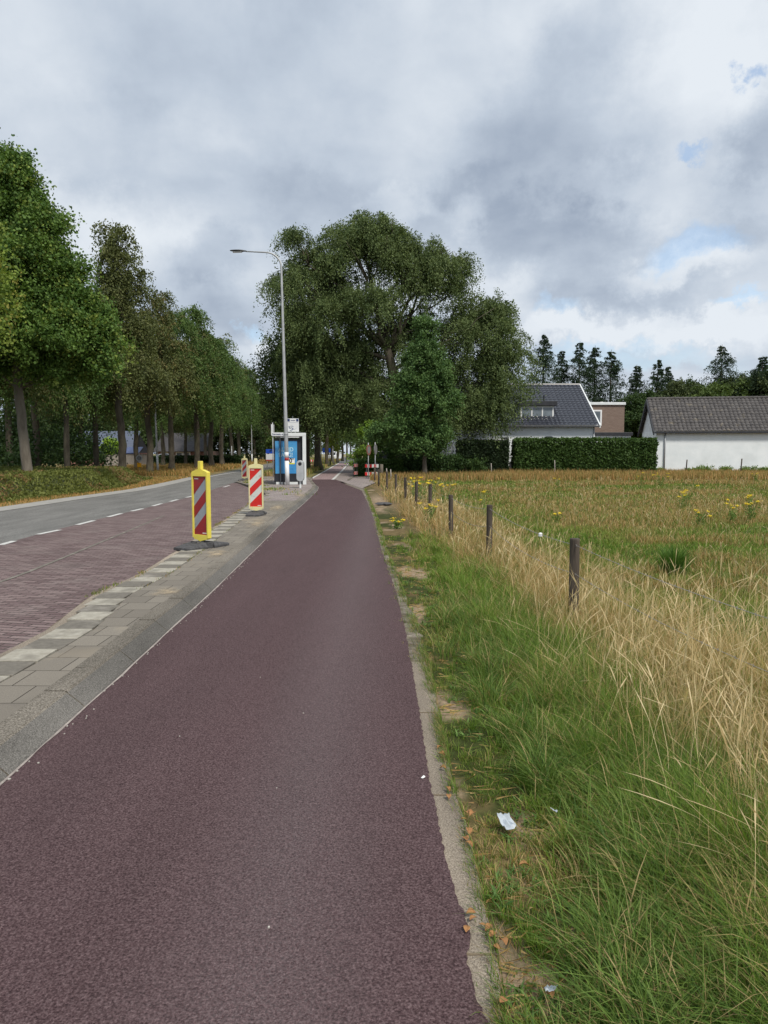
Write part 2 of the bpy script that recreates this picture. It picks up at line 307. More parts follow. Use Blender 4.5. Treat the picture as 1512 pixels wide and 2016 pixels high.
class MB:
    def __init__(s): s.v = []; s.f = []; s.mi = []
    def add(s, vs, fs, mi=0):
        k = len(s.v); s.v += [tuple(v) for v in vs]; s.f += [tuple(i+k for i in f) for f in fs]; s.mi += [mi]*len(fs); return s
    def box(s, x0, x1, y0, y1, z0, z1, mi=0, top=None):
        tx = top if top else (0, 0)
        vs = [(x0, y0, z0), (x1, y0, z0), (x1, y1, z0), (x0, y1, z0), (x0+tx[0], y0+tx[1], z1), (x1-tx[0], y0+tx[1], z1), (x1-tx[0], y1-tx[1], z1), (x0+tx[0], y1-tx[1], z1)]
        return s.add(vs, [(0, 3, 2, 1), (4, 5, 6, 7), (0, 1, 5, 4), (1, 2, 6, 5), (2, 3, 7, 6), (3, 0, 4, 7)], mi)
    def prism(s, pts, y0, y1, mi=0):
        "outline in xz extruded along y"
        n = len(pts); vs = [(p[0], y0, p[1]) for p in pts]+[(p[0], y1, p[1]) for p in pts]
        fs = [tuple(range(n)), tuple(range(2*n-1, n-1, -1))]+[((i+1) % n, i, i+n, (i+1) % n+n) for i in range(n)]
        return s.add(vs, fs, mi)
    def prismx(s, pts, x0, x1, mi=0):
        "outline in yz extruded along x"
        n = len(pts); vs = [(x0, p[0], p[1]) for p in pts]+[(x1, p[0], p[1]) for p in pts]
        fs = [tuple(range(n-1, -1, -1)), tuple(range(n, 2*n))]+[(i, (i+1) % n, (i+1) % n+n, i+n) for i in range(n)]
        return s.add(vs, fs, mi)
    def tube(s, pts, rad, n=8, mi=0, cap=True):
        pts = [Vector(p) for p in pts]; rad = rad if isinstance(rad, (list, tuple)) else [rad]*len(pts); rings = []
        prev = None
        for i, p in enumerate(pts):
            d = (pts[min(i+1, len(pts)-1)]-pts[max(i-1, 0)]).normalized()
            a = Vector((1, 0, 0)) if prev is None else prev
            if abs(a.dot(d)) > .95: a = Vector((0, 1, 0))
            u = (a-d*a.dot(d)).normalized(); vv = d.cross(u); prev = u
            rings.append([p+(u*math.cos(2*math.pi*k/n)+vv*math.sin(2*math.pi*k/n))*rad[i] for k in range(n)])
        vs = [q for r in rings for q in r]; fs = []
        for i in range(len(pts)-1):
            for k in range(n): fs.append((i*n+k, i*n+(k+1) % n, (i+1)*n+(k+1) % n, (i+1)*n+k))
        if cap: fs.append(tuple(range(n-1, -1, -1))); fs.append(tuple(range((len(pts)-1)*n, len(pts)*n)))
        return s.add(vs, fs, mi)
    def build(s, name, m, parent=None, smooth=False, bevel=0, loc=None):
        ms = m if isinstance(m, (list, tuple)) else [m]
        o = meshobj(name, s.v, s.f, None, parent, False, mats=ms, midx=s.mi)
        if smooth:
            o.data.polygons.foreach_set('use_smooth', [len(p.vertices) == 4 for p in o.data.polygons])
        if bevel:
            b = o.modifiers.new('bevel', 'BEVEL'); b.width = bevel; b.segments = 2; b.limit_method = 'ANGLE'
        if loc: o.location = loc
        return o
def text(name, body, size, m, parent, loc, rot=(math.pi/2, 0, 0), align='CENTER', ext=.002, sx=1, bold=0):
    c = bpy.data.curves.new(name, 'FONT'); c.body = body; c.size = size; c.align_x = align; c.align_y = 'CENTER'; c.extrude = ext; c.offset = bold
    t = bpy.data.objects.new(name, c); dg = None
    COL.objects.link(t); bpy.context.view_layer.update()
    me = bpy.data.meshes.new_from_object(t.evaluated_get(bpy.context.evaluated_depsgraph_get()))
    bpy.data.objects.remove(t); me.materials.clear(); me.materials.append(m)
    o = bpy.data.objects.new(name, me); o.location = loc; o.rotation_euler = rot; o.scale = (sx, 1, 1)
    return link(o, parent)
def copy_tree(o, parent=None):
    c = o.copy(); COL.objects.link(c); c.parent = parent
    for ch in [k for k in o.children]: copy_tree(ch, c)
    return c
def interp(poly):
    ys = [p[1] for p in poly]; xs = [p[0] for p in poly]
    return lambda y: np.interp(y, ys, xs)
rng = np.random.default_rng(5)
_perm = rng.random((512, 512))
def vnoise(x, y, s=1.0, o=0):
    x = np.asarray(x, float)/s+o*17.3+100; y = np.asarray(y, float)/s+o*31.7+100
    xi = np.floor(x).astype(int); yi = np.floor(y).astype(int); fx = x-xi; fy = y-yi
    fx = fx*fx*(3-2*fx); fy = fy*fy*(3-2*fy); g = lambda a, b: _perm[a % 512, b % 512]
    return (g(xi, yi)*(1-fx)+g(xi+1, yi)*fx)*(1-fy)+(g(xi, yi+1)*(1-fx)+g(xi+1, yi+1)*fx)*fy
def fbm(x, y, s=1.0, o=0): return .5*vnoise(x, y, s, o)+.3*vnoise(x, y, s*.45, o+1)+.2*vnoise(x, y, s*.2, o+2)
def sstep(a, b, x): t = np.clip((np.asarray(x, float)-a)/(b-a), 0, 1); return t*t*(3-2*t)

# ------------------------------------------------------------------ outlines on the ground
def PL(pts, z=0.0): return [P(a, b, z) for a, b in pts]
ZP, ZR = .10, .06            # pavement, road level
pathL = [(-1.74, -4), (-1.74, 3.0)] + PL([(150, 1410), (240, 1330), (330, 1245), (415, 1168), (500, 1085), (560, 1025), (600, 990), (625, 966)]) 
pathL_tail = PL([(627, 960), (618, 950), (612, 943)])
pathR = [(.42, -4), (.34, 1.0)] + PL([(960, 2016), (930, 1950), (918, 1890), (924, 1850), (916, 1806), (900, 1775), (867, 1640), (853, 1570), (840, 1500), (820, 1370), (800, 1250), (775, 1150), (750, 1080), (735, 1020), (722, 986), (712, 966), (669, 949)])
fPL, fPR = interp(pathL+pathL_tail), interp(pathR)
edgR = [(.52, -4), (.42, 1.0)] + PL([(990, 2016), (985, 1950), (975, 1860), (955, 1790), (940, 1720), (915, 1610), (893, 1550), (872, 1450), (846, 1310), (825, 1240), (791, 1155), (761.5, 1080), (744, 1020), (730, 986), (720, 962), (679, 946)])
fER = interp(edgR)
def ribbon(name, fl, fr, ys, z, m, kind='structure', cols=2, zf=None, extra=None):
    V = []; Fc = []
    for y in ys:
        a, b = float(fl(y)), float(fr(y))
        for k in range(cols):
            x = a+(b-a)*k/(cols-1); V.append((x, y, z if zf is None else zf(x, y)))
    for i in range(len(ys)-1):
        for k in range(cols-1):
            q = i*cols+k; Fc.append((q, q+1, q+cols+1, q+cols))
    o = meshobj(name, V, Fc, m); return tag(o, kind=kind)
ysn = sorted(set([round(v, 3) for v in np.concatenate([np.arange(-4, 1.5, .5), np.arange(1.5, 6, .011), np.arange(6, 41.5, .25)])]))
_j = lambda y: (vnoise(y, 0, .021, 3)-.5)*.011+(vnoise(y, 0, .6, 3)-.5)*.006+(vnoise(y, 0, .3, 5)-.5)*.005
ribbon('cycle_path', fPL, lambda y: float(fPR(y))+_j(y), ysn, .006, M['path'])
ribbon('path_edging', lambda y: float(fPR(y))-.12, lambda y: float(fER(y))+(vnoise(y, 9, .12, 3)-.5)*.010, [y for y in ysn if y < 5.06], .0, M['edging'])
ribbon('old_path_edging', lambda y: float(fPR(y))-.12, lambda y: float(fER(y))+(vnoise(y, 9, .12, 3)-.5)*.05, [y for y in ysn if 5.04 <= y < 36], .0, M['edging_old'])
# joints of the edging stones are real gaps filled with soil
mb = MB()
for y in (1.2, 2.02, 3.02, 4.02, 5.05, 5.5, 6.0, 6.5, 7.1, 7.6, 8.2, 8.8, 9.4, 10.1, 10.8, 11.5):
    a, b = float(fPR(y)), float(fER(y)); mb.box(a-.02, b+.01, y-.004, y+.004, .0005, .003)
o = mb.build('edging_joints', M['soil']); tag(o, kind='structure')

# older pink path, pale edge lines, far asphalt
oldL = PL([(612, 943), (640, 927), (669, 910.5)]); oldR = PL([(659, 943), (675, 926), (688, 911)])
oldL = [(oldL[0][0], 41.4)]+oldL[1:]; oldR = [(oldR[0][0], 41.4)]+oldR[1:]
fOL, fOR = interp(oldL), interp(oldR)
ys = list(np.arange(41, 116, 2.5))
ribbon('old_cycle_path', lambda y: float(fOL(y))+.1, lambda y: float(fOR(y))-.1, ys, .004, M['pink'])
ribbon('old_path_line', lambda y: float(fOL(y))-.05, lambda y: float(fOL(y))+.12, ys, .01, M['marking'])
ribbon('old_path_line', lambda y: float(fOR(y))-.12, lambda y: float(fOR(y))+.05, ys, .01, M['marking'])
farc = interp([(-6.3, 114), (-7.5, 150), (-9.5, 200), (-13, 260), (-22, 340)])
ribbon('far_path', lambda y: float(farc(y))-1.6, lambda y: float(farc(y))+1.6, list(np.arange(114, 340, 10)), .004, M['farasph'])

# kerb: bevelled stones, 1 m each
tagk = []
mb = MB(); y = -3.1
while y < 33:
    y0, y1 = y+.006, y+.90-.006; n = 2
    for (ya, yb) in ((y0, (y0+y1)/2), ((y0+y1)/2, y1)):
        a, b = float(fPL(ya)), float(fPL(yb)); dz = random.uniform(-.003, .003)
        sec = lambda x: [(x+.004, -.05), (x, .0), (x-.012, .016), (x-.105, .092), (x-.118, ZP+.004+dz), (x-.245, ZP+.004+dz), (x-.245, -.05)]
        A, B = sec(a), sec(b); m_ = len(A)
        vs = [(p[0], ya, p[1]) for p in A]+[(p[0], yb, p[1]) for p in B]
        mb.add(vs, [(i, i+1, i+1+m_, i+m_) for i in range(m_-1)]+[tuple(range(m_-1, -1, -1)), tuple(range(m_, 2*m_))]); mb.mi[-(m_+1)+1] = 1; mb.mi[-(m_+1)+2] = 1
    y += .90
# the kerb swings left round the island end
tail = [(float(fPL(28.5)), 28.5)]+pathL_tail+[(-5.2, 41.6), (-7.0, 41.8)]
for (a, b) in zip(tail[:-1], tail[1:]):
    d = (Vector(b)-Vector(a)).normalized(); nrm = Vector((-d.y, d.x))
    A, B = Vector(a), Vector(b)
    prof = [(0, -.05), (0, 0), (.105, .092), (.118, ZP+.004), (.245, ZP+.004), (.245, -.05)]
    vs = [(A.x+nrm.x*p, A.y+nrm.y*p, q) for p, q in prof]+[(B.x+nrm.x*p, B.y+nrm.y*p, q) for p, q in prof]
    mb.add(vs, [(i, i+1, i+7, i+6) for i in range(5)]+[(5, 4, 3, 2, 1, 0), (6, 7, 8, 9, 10, 11)])
tag(mb.build('kerb', [M['kerb'], M['kerbface']]), kind='structure')
ribbon('kerb_bed', lambda y: float(fPL(y))-.30, lambda y: float(fPL(y))+.02, list(np.arange(-3, 33, .5)), .002, M['soil'])
ribbon('joint_line', lambda y: float(fPL(y))-.002+(vnoise(y, 1, .4, 2)-.5)*.006, lambda y: float(fPL(y))+.008+(vnoise(y, 4, .2, 8)-.3)*.016, [y for y in ysn if y < 33], .009, M['sealant'])

# pavement between the kerb and the bus bay
baL = [(-3.02, -4)] + PL([(0, 1289), (100, 1237), (185, 1170), (278, 1128), (333, 1094), (418, 1040)], ZP) + PL([(500, 985)], ZP)
baL = sorted(baL, key=lambda p: p[1]); fBE = interp(baL)
ymax = baL[-1][1]
ysb = list(np.arange(-4, ymax, .3))+[ymax]
ribbon('pavement', lambda y: float(fBE(y))+.36, lambda y: float(fPL(y))-.243, ysb, ZP, M['tile'], zf=lambda x, y: ZP+(vnoise(x, y, .5, 2)-.5)*.006, cols=4)
# pavement edge row: alternating pale and dark blocks, then a narrow bedding strip
mbw, mbd, mbs = MB(), MB(), MB(); y = -3.1; k = 0
while y < ymax-.3:
    a = float(fBE(y+.15)); j = random.uniform(-.01, .01); t = MB()
    (mbw if k % 2 == 0 else mbd).box(a+.06+j, a+.36+j-.008, y+.004, y+.296, .02, ZP+.004+random.uniform(-.003, .004))
    y += .30; k += 1
tag(mbw.build('kerb_blocks_pale', M['whiteblock'], bevel=.004), kind='structure'); tag(mbd.build('kerb_blocks_dark', M['darkblock'], bevel=.004), kind='structure')
ribbon('pavement_bedding', lambda y: float(fBE(y))-.04, lambda y: float(fBE(y))+.37, ysb, ZR+.022, M['sand'] if False else M['soil'])
ribbon('pavement_edge_strip', lambda y: float(fBE(y))-.02, lambda y: float(fBE(y))+.055, ysb, ZP-.01, M['edging'], zf=lambda x, y: ZP-.008+(vnoise(x, y, .2, 7)-.5)*.012)

# road
rR = [(-5.6, -6), (-6.1, 6)] + PL([(0, 1074), (74, 1053), (185, 1025), (281, 1002), (370, 980), (462, 950)], ZR) + [(-8.0, 42), (-8.9, 54), (-10.6, 78), (-13.0, 110), (-16.5, 150), (-22, 200), (-32, 270), (-46, 340)]
rL = [(-9.6, -6), (-9.8, 10)] + PL([(40, 1001), (170, 981), (290, 964), (345, 952), (412, 936), (473, 923.5)], ZR) + [(-17.2, 110), (-21, 150), (-27, 200), (-38, 270), (-53, 340)]
fRR, fRL = interp(rR), interp(rL)
ysr = list(np.arange(-6, 60, 1.0))+list(np.arange(60, 341, 5))
ribbon('road', fRL, fRR, ysr, ZR, M['road'])
ribbon('concrete_gutter', lambda y: float(fRL(y))-.75, lambda y: float(fRL(y))+.02, [y for y in ysr if y < 44], ZR+.008, mat('pale_gutter', (.27, .265, .25), (.36, .35, .33), 3, .9, .3, 30))
mb = MB()
mk = [(0, 1074, 28, 1066), (74, 1053, 118, 1044), (152, 1034, 185, 1025.5), (213, 1018.5, 239, 1011.5), (259, 1007, 281, 1002), (300, 997, 318, 992), (335, 988, 350, 984), (366, 980, 380, 977), (440, 959.5, 452, 956)]
for (a, b, c, d) in mk:
    p, q = Vector(P(a, b, ZR)), Vector(P(c, d, ZR)); n_ = Vector((q-p)); n_ = Vector((-n_.y, n_.x)).normalized()*.055
    mb.add([(p.x-n_.x, p.y-n_.y, ZR+.010), (q.x-n_.x, q.y-n_.y, ZR+.010), (q.x+n_.x, q.y+n_.y, ZR+.010), (p.x+n_.x, p.y+n_.y, ZR+.010)], [(0, 1, 2, 3)])
ln = PL([(405, 940), (440, 933.5), (473, 928.5)], ZR)
for p, q in zip(ln[:-1], ln[1:]):
    mb.add([(p[0]-.07, p[1], ZR+.010), (p[0]+.07, p[1], ZR+.010), (q[0]+.07, q[1], ZR+.010), (q[0]-.07, q[1], ZR+.010)], [(0, 1, 2, 3)])
tag(mb.build('road_markings', M['marking']), kind='structure')
# bus bay of clinker bricks
bayR = baL[:-1]+[P(500, 985, ZR), P(525, 974, ZR)]; bayR = sorted([(x, y) for x, y in bayR], key=lambda p: p[1])
fBR = interp(bayR)
tip1 = P(525, 975, ZR); tip2 = P(467, 951, ZR)
yb = list(np.arange(-4, tip1[1], .5))+[tip1[1]]+list(np.linspace(tip1[1]+.5, tip2[1], 14))
def bayr(y):
    if y <= tip1[1]: return float(fBR(y))+.02
    t = (y-tip1[1])/(tip2[1]-tip1[1]); return tip1[0]+(tip2[0]-tip1[0])*t
ribbon('bus_bay', lambda y: float(fRR(y))-.02, bayr, yb, ZR+.004, M['bay'], cols=2)
# brick gutter line in the bay
ribbon('bay_seam', lambda y: float(fBE(y))-1.42+(y-6)*-.02, lambda y: float(fBE(y))-1.37+(y-6)*-.02, list(np.arange(-4, 17, .6)), ZR+.009, M['darkblock'])
# island at the shelter: paving with its own kerb
isl = [(float(fBE(ymax)), ymax-.2), tip1, ((tip1[0]+tip2[0])/2+.25, (tip1[1]+tip2[1])/2), tip2, (-8.05, 42), (-8.6, 50), (-7.0, 50.5)]
islR = [(-5.1, 43), (-4.35, 41.6), (-3.75, 37), (-2.95, 30.5), (float(fPL(28))-.24, 28), (float(fPL(24))-.24, 24), (float(fPL(ymax))-.24, ymax-.2)]
poly = isl+islR
bm = bmesh.new(); vs = [bm.verts.new((p[0], p[1], ZP+.002)) for p in poly]; bm.faces.new(vs); bmesh.ops.triangulate(bm, faces=bm.faces)
me = bpy.data.meshes.new('island_pavement'); bm.to_mesh(me); bm.free(); me.materials.append(M['tile_far']); o = link(bpy.data.objects.new('island_pavement', me)); tag(o, kind='structure')
mb = MB(); ek = [tip1, isl[2], tip2, (-8.05, 42), (-8.6, 50)]
for a, b in zip(ek[:-1], ek[1:]):
    A, B = Vector(a), Vector(b); d = (B-A).normalized(); nn = Vector((d.y, -d.x))
    if a is tip1 or True:
        pr = [(-.06, 0), (-.05, ZP+.025), (.10, ZP+.025), (.10, 0)]
        vs = [(A.x+nn.x*p, A.y+nn.y*p, q) for p, q in pr]+[(B.x+nn.x*p, B.y+nn.y*p, q) for p, q in pr]
        mb.add(vs, [(i, i+1, i+5, i+4) for i in range(3)]+[(3, 2, 1, 0), (4, 5, 6, 7)])
tag(mb.build('island_kerb', M['kerb']), kind='structure')
# sand spilled on the pavement
def patch(name, cx, cy, rx, ry, z, m, seed=0, kind='stuff', n=40):
    vs = [(cx, cy, z+.004)]
    for k in range(n):
        t = 2*math.pi*k/n; r = .55+.9*float(fbm(math.cos(t)*1.3+seed, math.sin(t)*1.3, .8, seed)); vs.append((cx+rx*r*math.cos(t), cy+ry*r*math.sin(t), z))
    o = meshobj(name, vs, [(0, k+1, (k+1) % n+1) for k in range(n)], m); return tag(o, kind=kind)
def thinsand():
    m, n, l, b = newmat('thin_sand'); b.inputs['Base Color'].default_value = (.46, .37, .25, 1); b.inputs['Roughness'].default_value = .95
    t = n.new('ShaderNodeTexCoord'); no = n.new('ShaderNodeTexNoise'); no.inputs['Scale'].default_value = 7; no.inputs['Detail'].default_value = 8; no.inputs['Roughness'].default_value = .7; l.new(t.outputs['Object'], no.inputs['Vector'])
    a = n.new('ShaderNodeAttribute'); a.attribute_name = 'col'; sp = n.new('ShaderNodeSeparateColor'); l.new(a.outputs['Color'], sp.inputs[0])
    m1 = n.new('ShaderNodeMath'); m1.operation = 'ADD'; l.new(no.outputs['Fac'], m1.inputs[0]); l.new(sp.outputs[0], m1.inputs[1])
    q = n.new('ShaderNodeMapRange'); q.inputs[1].default_value = .82; q.inputs[2].default_value = 1.15; q.inputs[4].default_value = .85; l.new(m1.outputs[0], q.inputs[0])
    l.new(q.outputs[0], b.inputs['Alpha']); return m
M['thin_sand'] = thinsand()
def sandfilm(cx, cy, rx, ry, z, rz=0):
    V = [(cx, cy, z)]; C = [(.55, 0, 0, 1)]; n = 24
    for k in range(n): a = 2*math.pi*k/n; x, y = rx*math.cos(a), ry*math.sin(a); V.append((cx+x*math.cos(rz)-y*math.sin(rz), cy+x*math.sin(rz)+y*math.cos(rz), z)); C.append((.0, 0, 0, 1))
    o = meshobj('loose_sand', V, [(0, k+1, (k+1) % n+1) for k in range(n)], M['thin_sand'], cols=C); return tag(o, 'thin film of loose sand on the paving', kind='stuff')
for px, py, rx, ry in [(505, 1030, .42, 2.2), (545, 1000, .5, 2.6), (430, 1090, .4, 1.0), (330, 1165, .32, .6), (590, 975, .5, 3)]:
    p = P(px, py, ZP); sandfilm(p[0], p[1], rx, ry, ZP+.009, R(6))
# ------------------------------------------------------------------ ground
big = MB(); big.add([(-1500, -400, -.12), (1500, -400, -.12), (1500, 2500, -.12), (-1500, 2500, -.12)], [(0, 1, 2, 3)])
tag(big.build('ground', mat('far_ground', (.16, .15, .06), (.26, .21, .10), .08, .95)), kind='structure')
fence_px = [(1132, 1060, 6.0), (964, 994, 10.0), (888, 974, 12.4), (847, 953, 16.2), (820, 948, 18.8), (798, 940, 21.8)]
posts = [(2.12, 2.3, .76)] + [(Q(a, b, Y)[0], Y, Q(a, b, Y)[1]) for a, b, Y in fence_px] + [(.42, 25.0, .78), (.12, 29.0, .78), (-.25, 33.5, .78), (-.5, 38.0, .8)]
fFX = interp([(2.3, -4)]+[(p[0], p[1]) for p in posts]+[(-.6, 50)])
def uval(x, y): e = fER(y); return (x-e)/np.maximum(fFX(y)-e, .3)
def tanness(x, y):
    u = uval(x, y); n = fbm(x, y, 1.2, 4); nf = fbm(x/1.7, y, 2.0, 9)
    band = sstep(.62, .92, u+(n-.5)*.5+.16*sstep(4.6, 2.6, y))*(1-sstep(1.25, 1.9, u+(n-.5)*.9+sstep(5, 2, y)*.0))
    f = sstep(12, 15.5, y+(nf-.5)*9)*(1-sstep(20, 27, y+(nf-.5)*16))*.5*sstep(2.0, 4.5, x)*sstep(.25, .5, fbm(x/2, y, 1.0, 61)+.1)
    f = np.maximum(f, sstep(38, 42, y)); f = np.maximum(f, sstep(.50, .66, nf)*.9*sstep(13, 16, y))
    f = np.maximum(f, sstep(.60, .7, n)*.6)
    field = sstep(1.3, 2.0, u)*f
    short = (1-sstep(.35, .6, u))*sstep(.44, .60, fbm(x, y, .55, 12))*.75
    left = (1-sstep(.4, .8, u))*sstep(22, 27, y)*.45
    far = sstep(11, 15, y)*sstep(.25, .7, u)*(1-sstep(1.6, 2.6, u))
    return np.clip(np.maximum.reduce([band, field, short, far, left]), 0, 1)
def bare(x, y):
    u = uval(x, y); g = np.exp(-((np.asarray(x)-fER(y)-.28)/.32)**2-((np.asarray(y)-23.0)/3.2)**2)*1.1
    return np.clip(g, 0, 1)+(1-g).clip(0)* (1-sstep(.26, .50, u+(fbm(x, y, .3, 3)-.5)*.4))*sstep(.565, .66, fbm(x, y/1.8, .45, 21))
GREEN, TAN, SOILC = np.array([.048, .060, .018]), np.array([.21, .15, .075]), np.array([.27, .205, .14])
def gz(x, y): return -.02+(fbm(x, y, .8, 6)-.5)*.06*sstep(0, .25, np.asarray(x)-fER(y))+.0
xs = np.concatenate([np.linspace(0, 3, 60), np.linspace(3.1, 12, 60), np.linspace(12.5, 70, 60)]); ysg = np.concatenate([np.linspace(-4, 8, 130), np.linspace(8.1, 30, 120), np.linspace(30.5, 75, 70)])
GX, GY = np.meshgrid(xs, ysg); EX = fER(GY)-.03; GX = EX+GX
GZ = gz(GX, GY); GZ[:, 0] = -.03
t = tanness(GX, GY)[..., None]; bb = bare(GX, GY)[..., None]
C = GREEN*.85*(1-t)+TAN*.8*t; C = C*(1-bb)+SOILC*bb
nr, nc = GX.shape; idx = np.arange(nr*nc).reshape(nr, nc)
fq = np.stack([idx[:-1, :-1], idx[:-1, 1:], idx[1:, 1:], idx[1:, :-1]], -1).reshape(-1, 4)
o = npmesh('field_ground', np.stack([GX, GY, GZ], -1).reshape(-1, 3), fq.ravel(), np.arange(len(fq))*4, np.full(len(fq), 4), C.reshape(-1, 3), M['groundcol']); tag(o, kind='structure')
# verge between road and far path, and left side of the road
def quadsheet(name, xa, xb, ys, z, c1, c2, seed=0, nx=12):
    V = []; Cc = []; n_ = nx
    for y in ys:
        a, b = xa(y), xb(y)
        for k in range(n_):
            x = a+(b-a)*k/(n_-1); f = float(fbm(x, y, 1.5, seed)); V.append((x, y, z)); Cc.append(tuple(np.array(c1)*(1-f)+np.array(c2)*f)+(1,))
    Fc = [(i*n_+k, i*n_+k+1, (i+1)*n_+k+1, (i+1)*n_+k) for i in range(len(ys)-1) for k in range(n_-1)]
    return tag(meshobj(name, V, Fc, M['groundcol'], cols=Cc), kind='structure')
quadsheet('middle_verge', lambda y: float(fRR(y))+.02, lambda y: (float(fOL(y))-.1 if y < 116 else float(farc(y))-1.6), [43, 46, 50]+list(range(55, 330, 8)), .03, (.24, .19, .09), (.12, .14, .05), 3)
quadsheet('left_verge', lambda y: -90, lambda y: float(fRL(y))+.1, list(range(-6, 60, 2))+list(range(60, 340, 10)), .05, (.27, .20, .10), (.13, .12, .045), 5, 60)
# old drive apron right of the pink path
mb = MB(); ap = [P(659, 944, .0), P(712, 962, .0), P(745, 948), P(762, 941), P(700, 912), P(690, 912)]
vs = [(x, y, .0) for x, y in ap]; mb.add([(x, y, .012) for x, y in ap], [tuple(range(len(ap)))]); tag(mb.build('driveway', M['tile_far']), kind='structure')
# ------------------------------------------------------------------ grass blades
def blades(name, X, Y, Z, Lh, W, az, bend, cols, seg=3, kind='stuff', label=None, tipc=None):
    n = len(X); s = np.linspace(0, 1, seg+1)[:-1]; k = len(s)
    dx, dy = np.cos(az), np.sin(az)
    wo = az+np.pi/2+rng.normal(0, .7, n); wx, wy = np.cos(wo), np.sin(wo)
    V = np.zeros((n, 2*k+1, 3), np.float32)
    for i, t in enumerate(list(s)+[1.0]):
        h = Lh*bend*t*t; z = Lh*(t-.42*bend*t**2.2)
        px, py, pz = X+dx*h, Y+dy*h, Z+z
        if i < k:
            ww = W*(1-.55*t)*.5
            V[:, 2*i] = np.stack([px-wx*ww, py-wy*ww, pz], -1); V[:, 2*i+1] = np.stack([px+wx*ww, py+wy*ww, pz], -1)
        else: V[:, 2*k] = np.stack([px, py, pz], -1)
    base = (np.arange(n)*(2*k+1))[:, None]
    pat = []; tot = []
    for i in range(k-1): pat += [2*i, 2*i+1, 2*i+3, 2*i+2]; tot.append(4)
    pat += [2*k-2, 2*k-1, 2*k]; tot.append(3)
    loops = (base+np.array(pat)[None]).ravel(); ltot = np.tile(tot, n); lst = np.concatenate([[0], np.cumsum(ltot)[:-1]])
    C = np.repeat(cols[:, None, :], 2*k+1, 1)
    return npmesh(name, V.reshape(-1, 3), loops, lst, ltot, C.reshape(-1, 3), M['grass'])
def scatter(n, y0, y1, power, xl, xr):
    "y with density ~ y^-power, x across the visible wedge"
    u = rng.random(n); 
    if power == 1: y = y0*(y1/y0)**u
    else: a = 1-power; y = (y0**a+u*(y1**a-y0**a))**(1/a)
    x = xl(y)-.06+(xr(y)-xl(y)+.06)*rng.random(n); return x, y
HALF = 756/F
xr_vis = lambda y: HALF*y*1.10+.7
xl_vis = lambda y: fER(y)-.10
def tuft(n_t, per, y0, y1, power, sel, rad):
    x, y = scatter(n_t, y0, y1, power, xl_vis, xr_vis); keep = rng.random(n_t) < sel(x, y); x, y = x[keep], y[keep]
    n = len(x); k = per; X = np.repeat(x, k); Y = np.repeat(y, k); a = rng.random(n*k)*2*np.pi; r = np.abs(rng.normal(0, 1, n*k))
    rr = rad(Y)*r; tid = np.repeat(np.arange(n), k)
    return X+np.cos(a)*rr, Y+np.sin(a)*rr, a, r, tid, n
def finish(name, X, Y, a, r, tid, nt_, hf, wf, colf, bendm, label, seg=3, windx=.0):
    ok = X > fER(Y)-.02-.19*sstep(3.2, 6.0, Y)*fbm(X*0+3, Y, .35, 7)*1.5-.04*fbm(X*0+1, Y, .1, 3); X, Y, a, r, tid = X[ok], Y[ok], a[ok], r[ok], tid[ok]; n = len(X)
    th = rng.normal(1, .22, nt_)[tid]; H = hf(X, Y)*np.clip(th, .45, 1.7)*rng.uniform(.55, 1.15, n)
    W = wf(Y)*rng.uniform(.7, 1.3, n); bend = np.clip(bendm+rng.normal(0, .22, n)+.12*r, .02, 1.05)
    az = a+rng.normal(0, .6, n); tc = rng.random((nt_, 1))[tid]
    C = colf(X, Y, tc[:, 0], n)
    return tag(blades(name, X, Y, gz(X, Y)-.005, H, W, az, bend, C, seg), label, None, None, 'stuff')
def cgreen(X, Y, tc, n):
    d = np.array([.045, .112, .012]); l_ = np.array([.21, .305, .048]); v = np.clip(.6*tc+.4*rng.random(n), 0, 1)[:, None]; C = d*(1-v)+l_*v
    ol = np.array([.26, .255, .07]); q = (sstep(.48, .70, fbm(X, Y, 1.1, 30))*.5)[:, None]; C = C*(1-q)+ol*q*(.8+.5*v)
    s = (rng.random(n) < .05+.16*sstep(.4, .7, fbm(X, Y, .6, 51))+.35*tanness(X, Y))[:, None]; return np.where(s, np.array([.42, .32, .15])*(.7+.6*rng.random((n, 1))), C)
def ctan(X, Y, tc, n):
    v = rng.random((n, 1)); a = np.array([.30, .185, .075]); b = np.array([.60, .45, .215]); C = a*(1-v)+b*v
    t2 = tc[:, None]; C = C*(1-.35*t2)+np.array([.36, .20, .09])*.35*t2; g = rng.random(n) < .28
    C[g] = np.array([.13, .18, .05])*(.7+.6*rng.random((g.sum(), 1))); return C
wn_ = lambda base, k: (lambda Y: np.maximum(base, Y*k))
# short worn grass along the edging and over the field
hs = lambda x, y: (.045+.05*sstep(.0, .5, uval(x, y)))*(.6+.8*fbm(x, y, .5, 2))
r1 = tuft(7600, 26, 1.5, 13, 1.3, lambda x, y: (1-sstep(.55, .9, uval(x, y)))*(1-.93*bare(x, y))*(.25+.75*sstep(.2, .55, fbm(x, y, .25, 14))), lambda Y: .022+.002*Y)
finish('short_grass', *r1, hs, wn_(.0026, .00058), cgreen, .40, 'short worn green grass along the edge of the red path', 3)
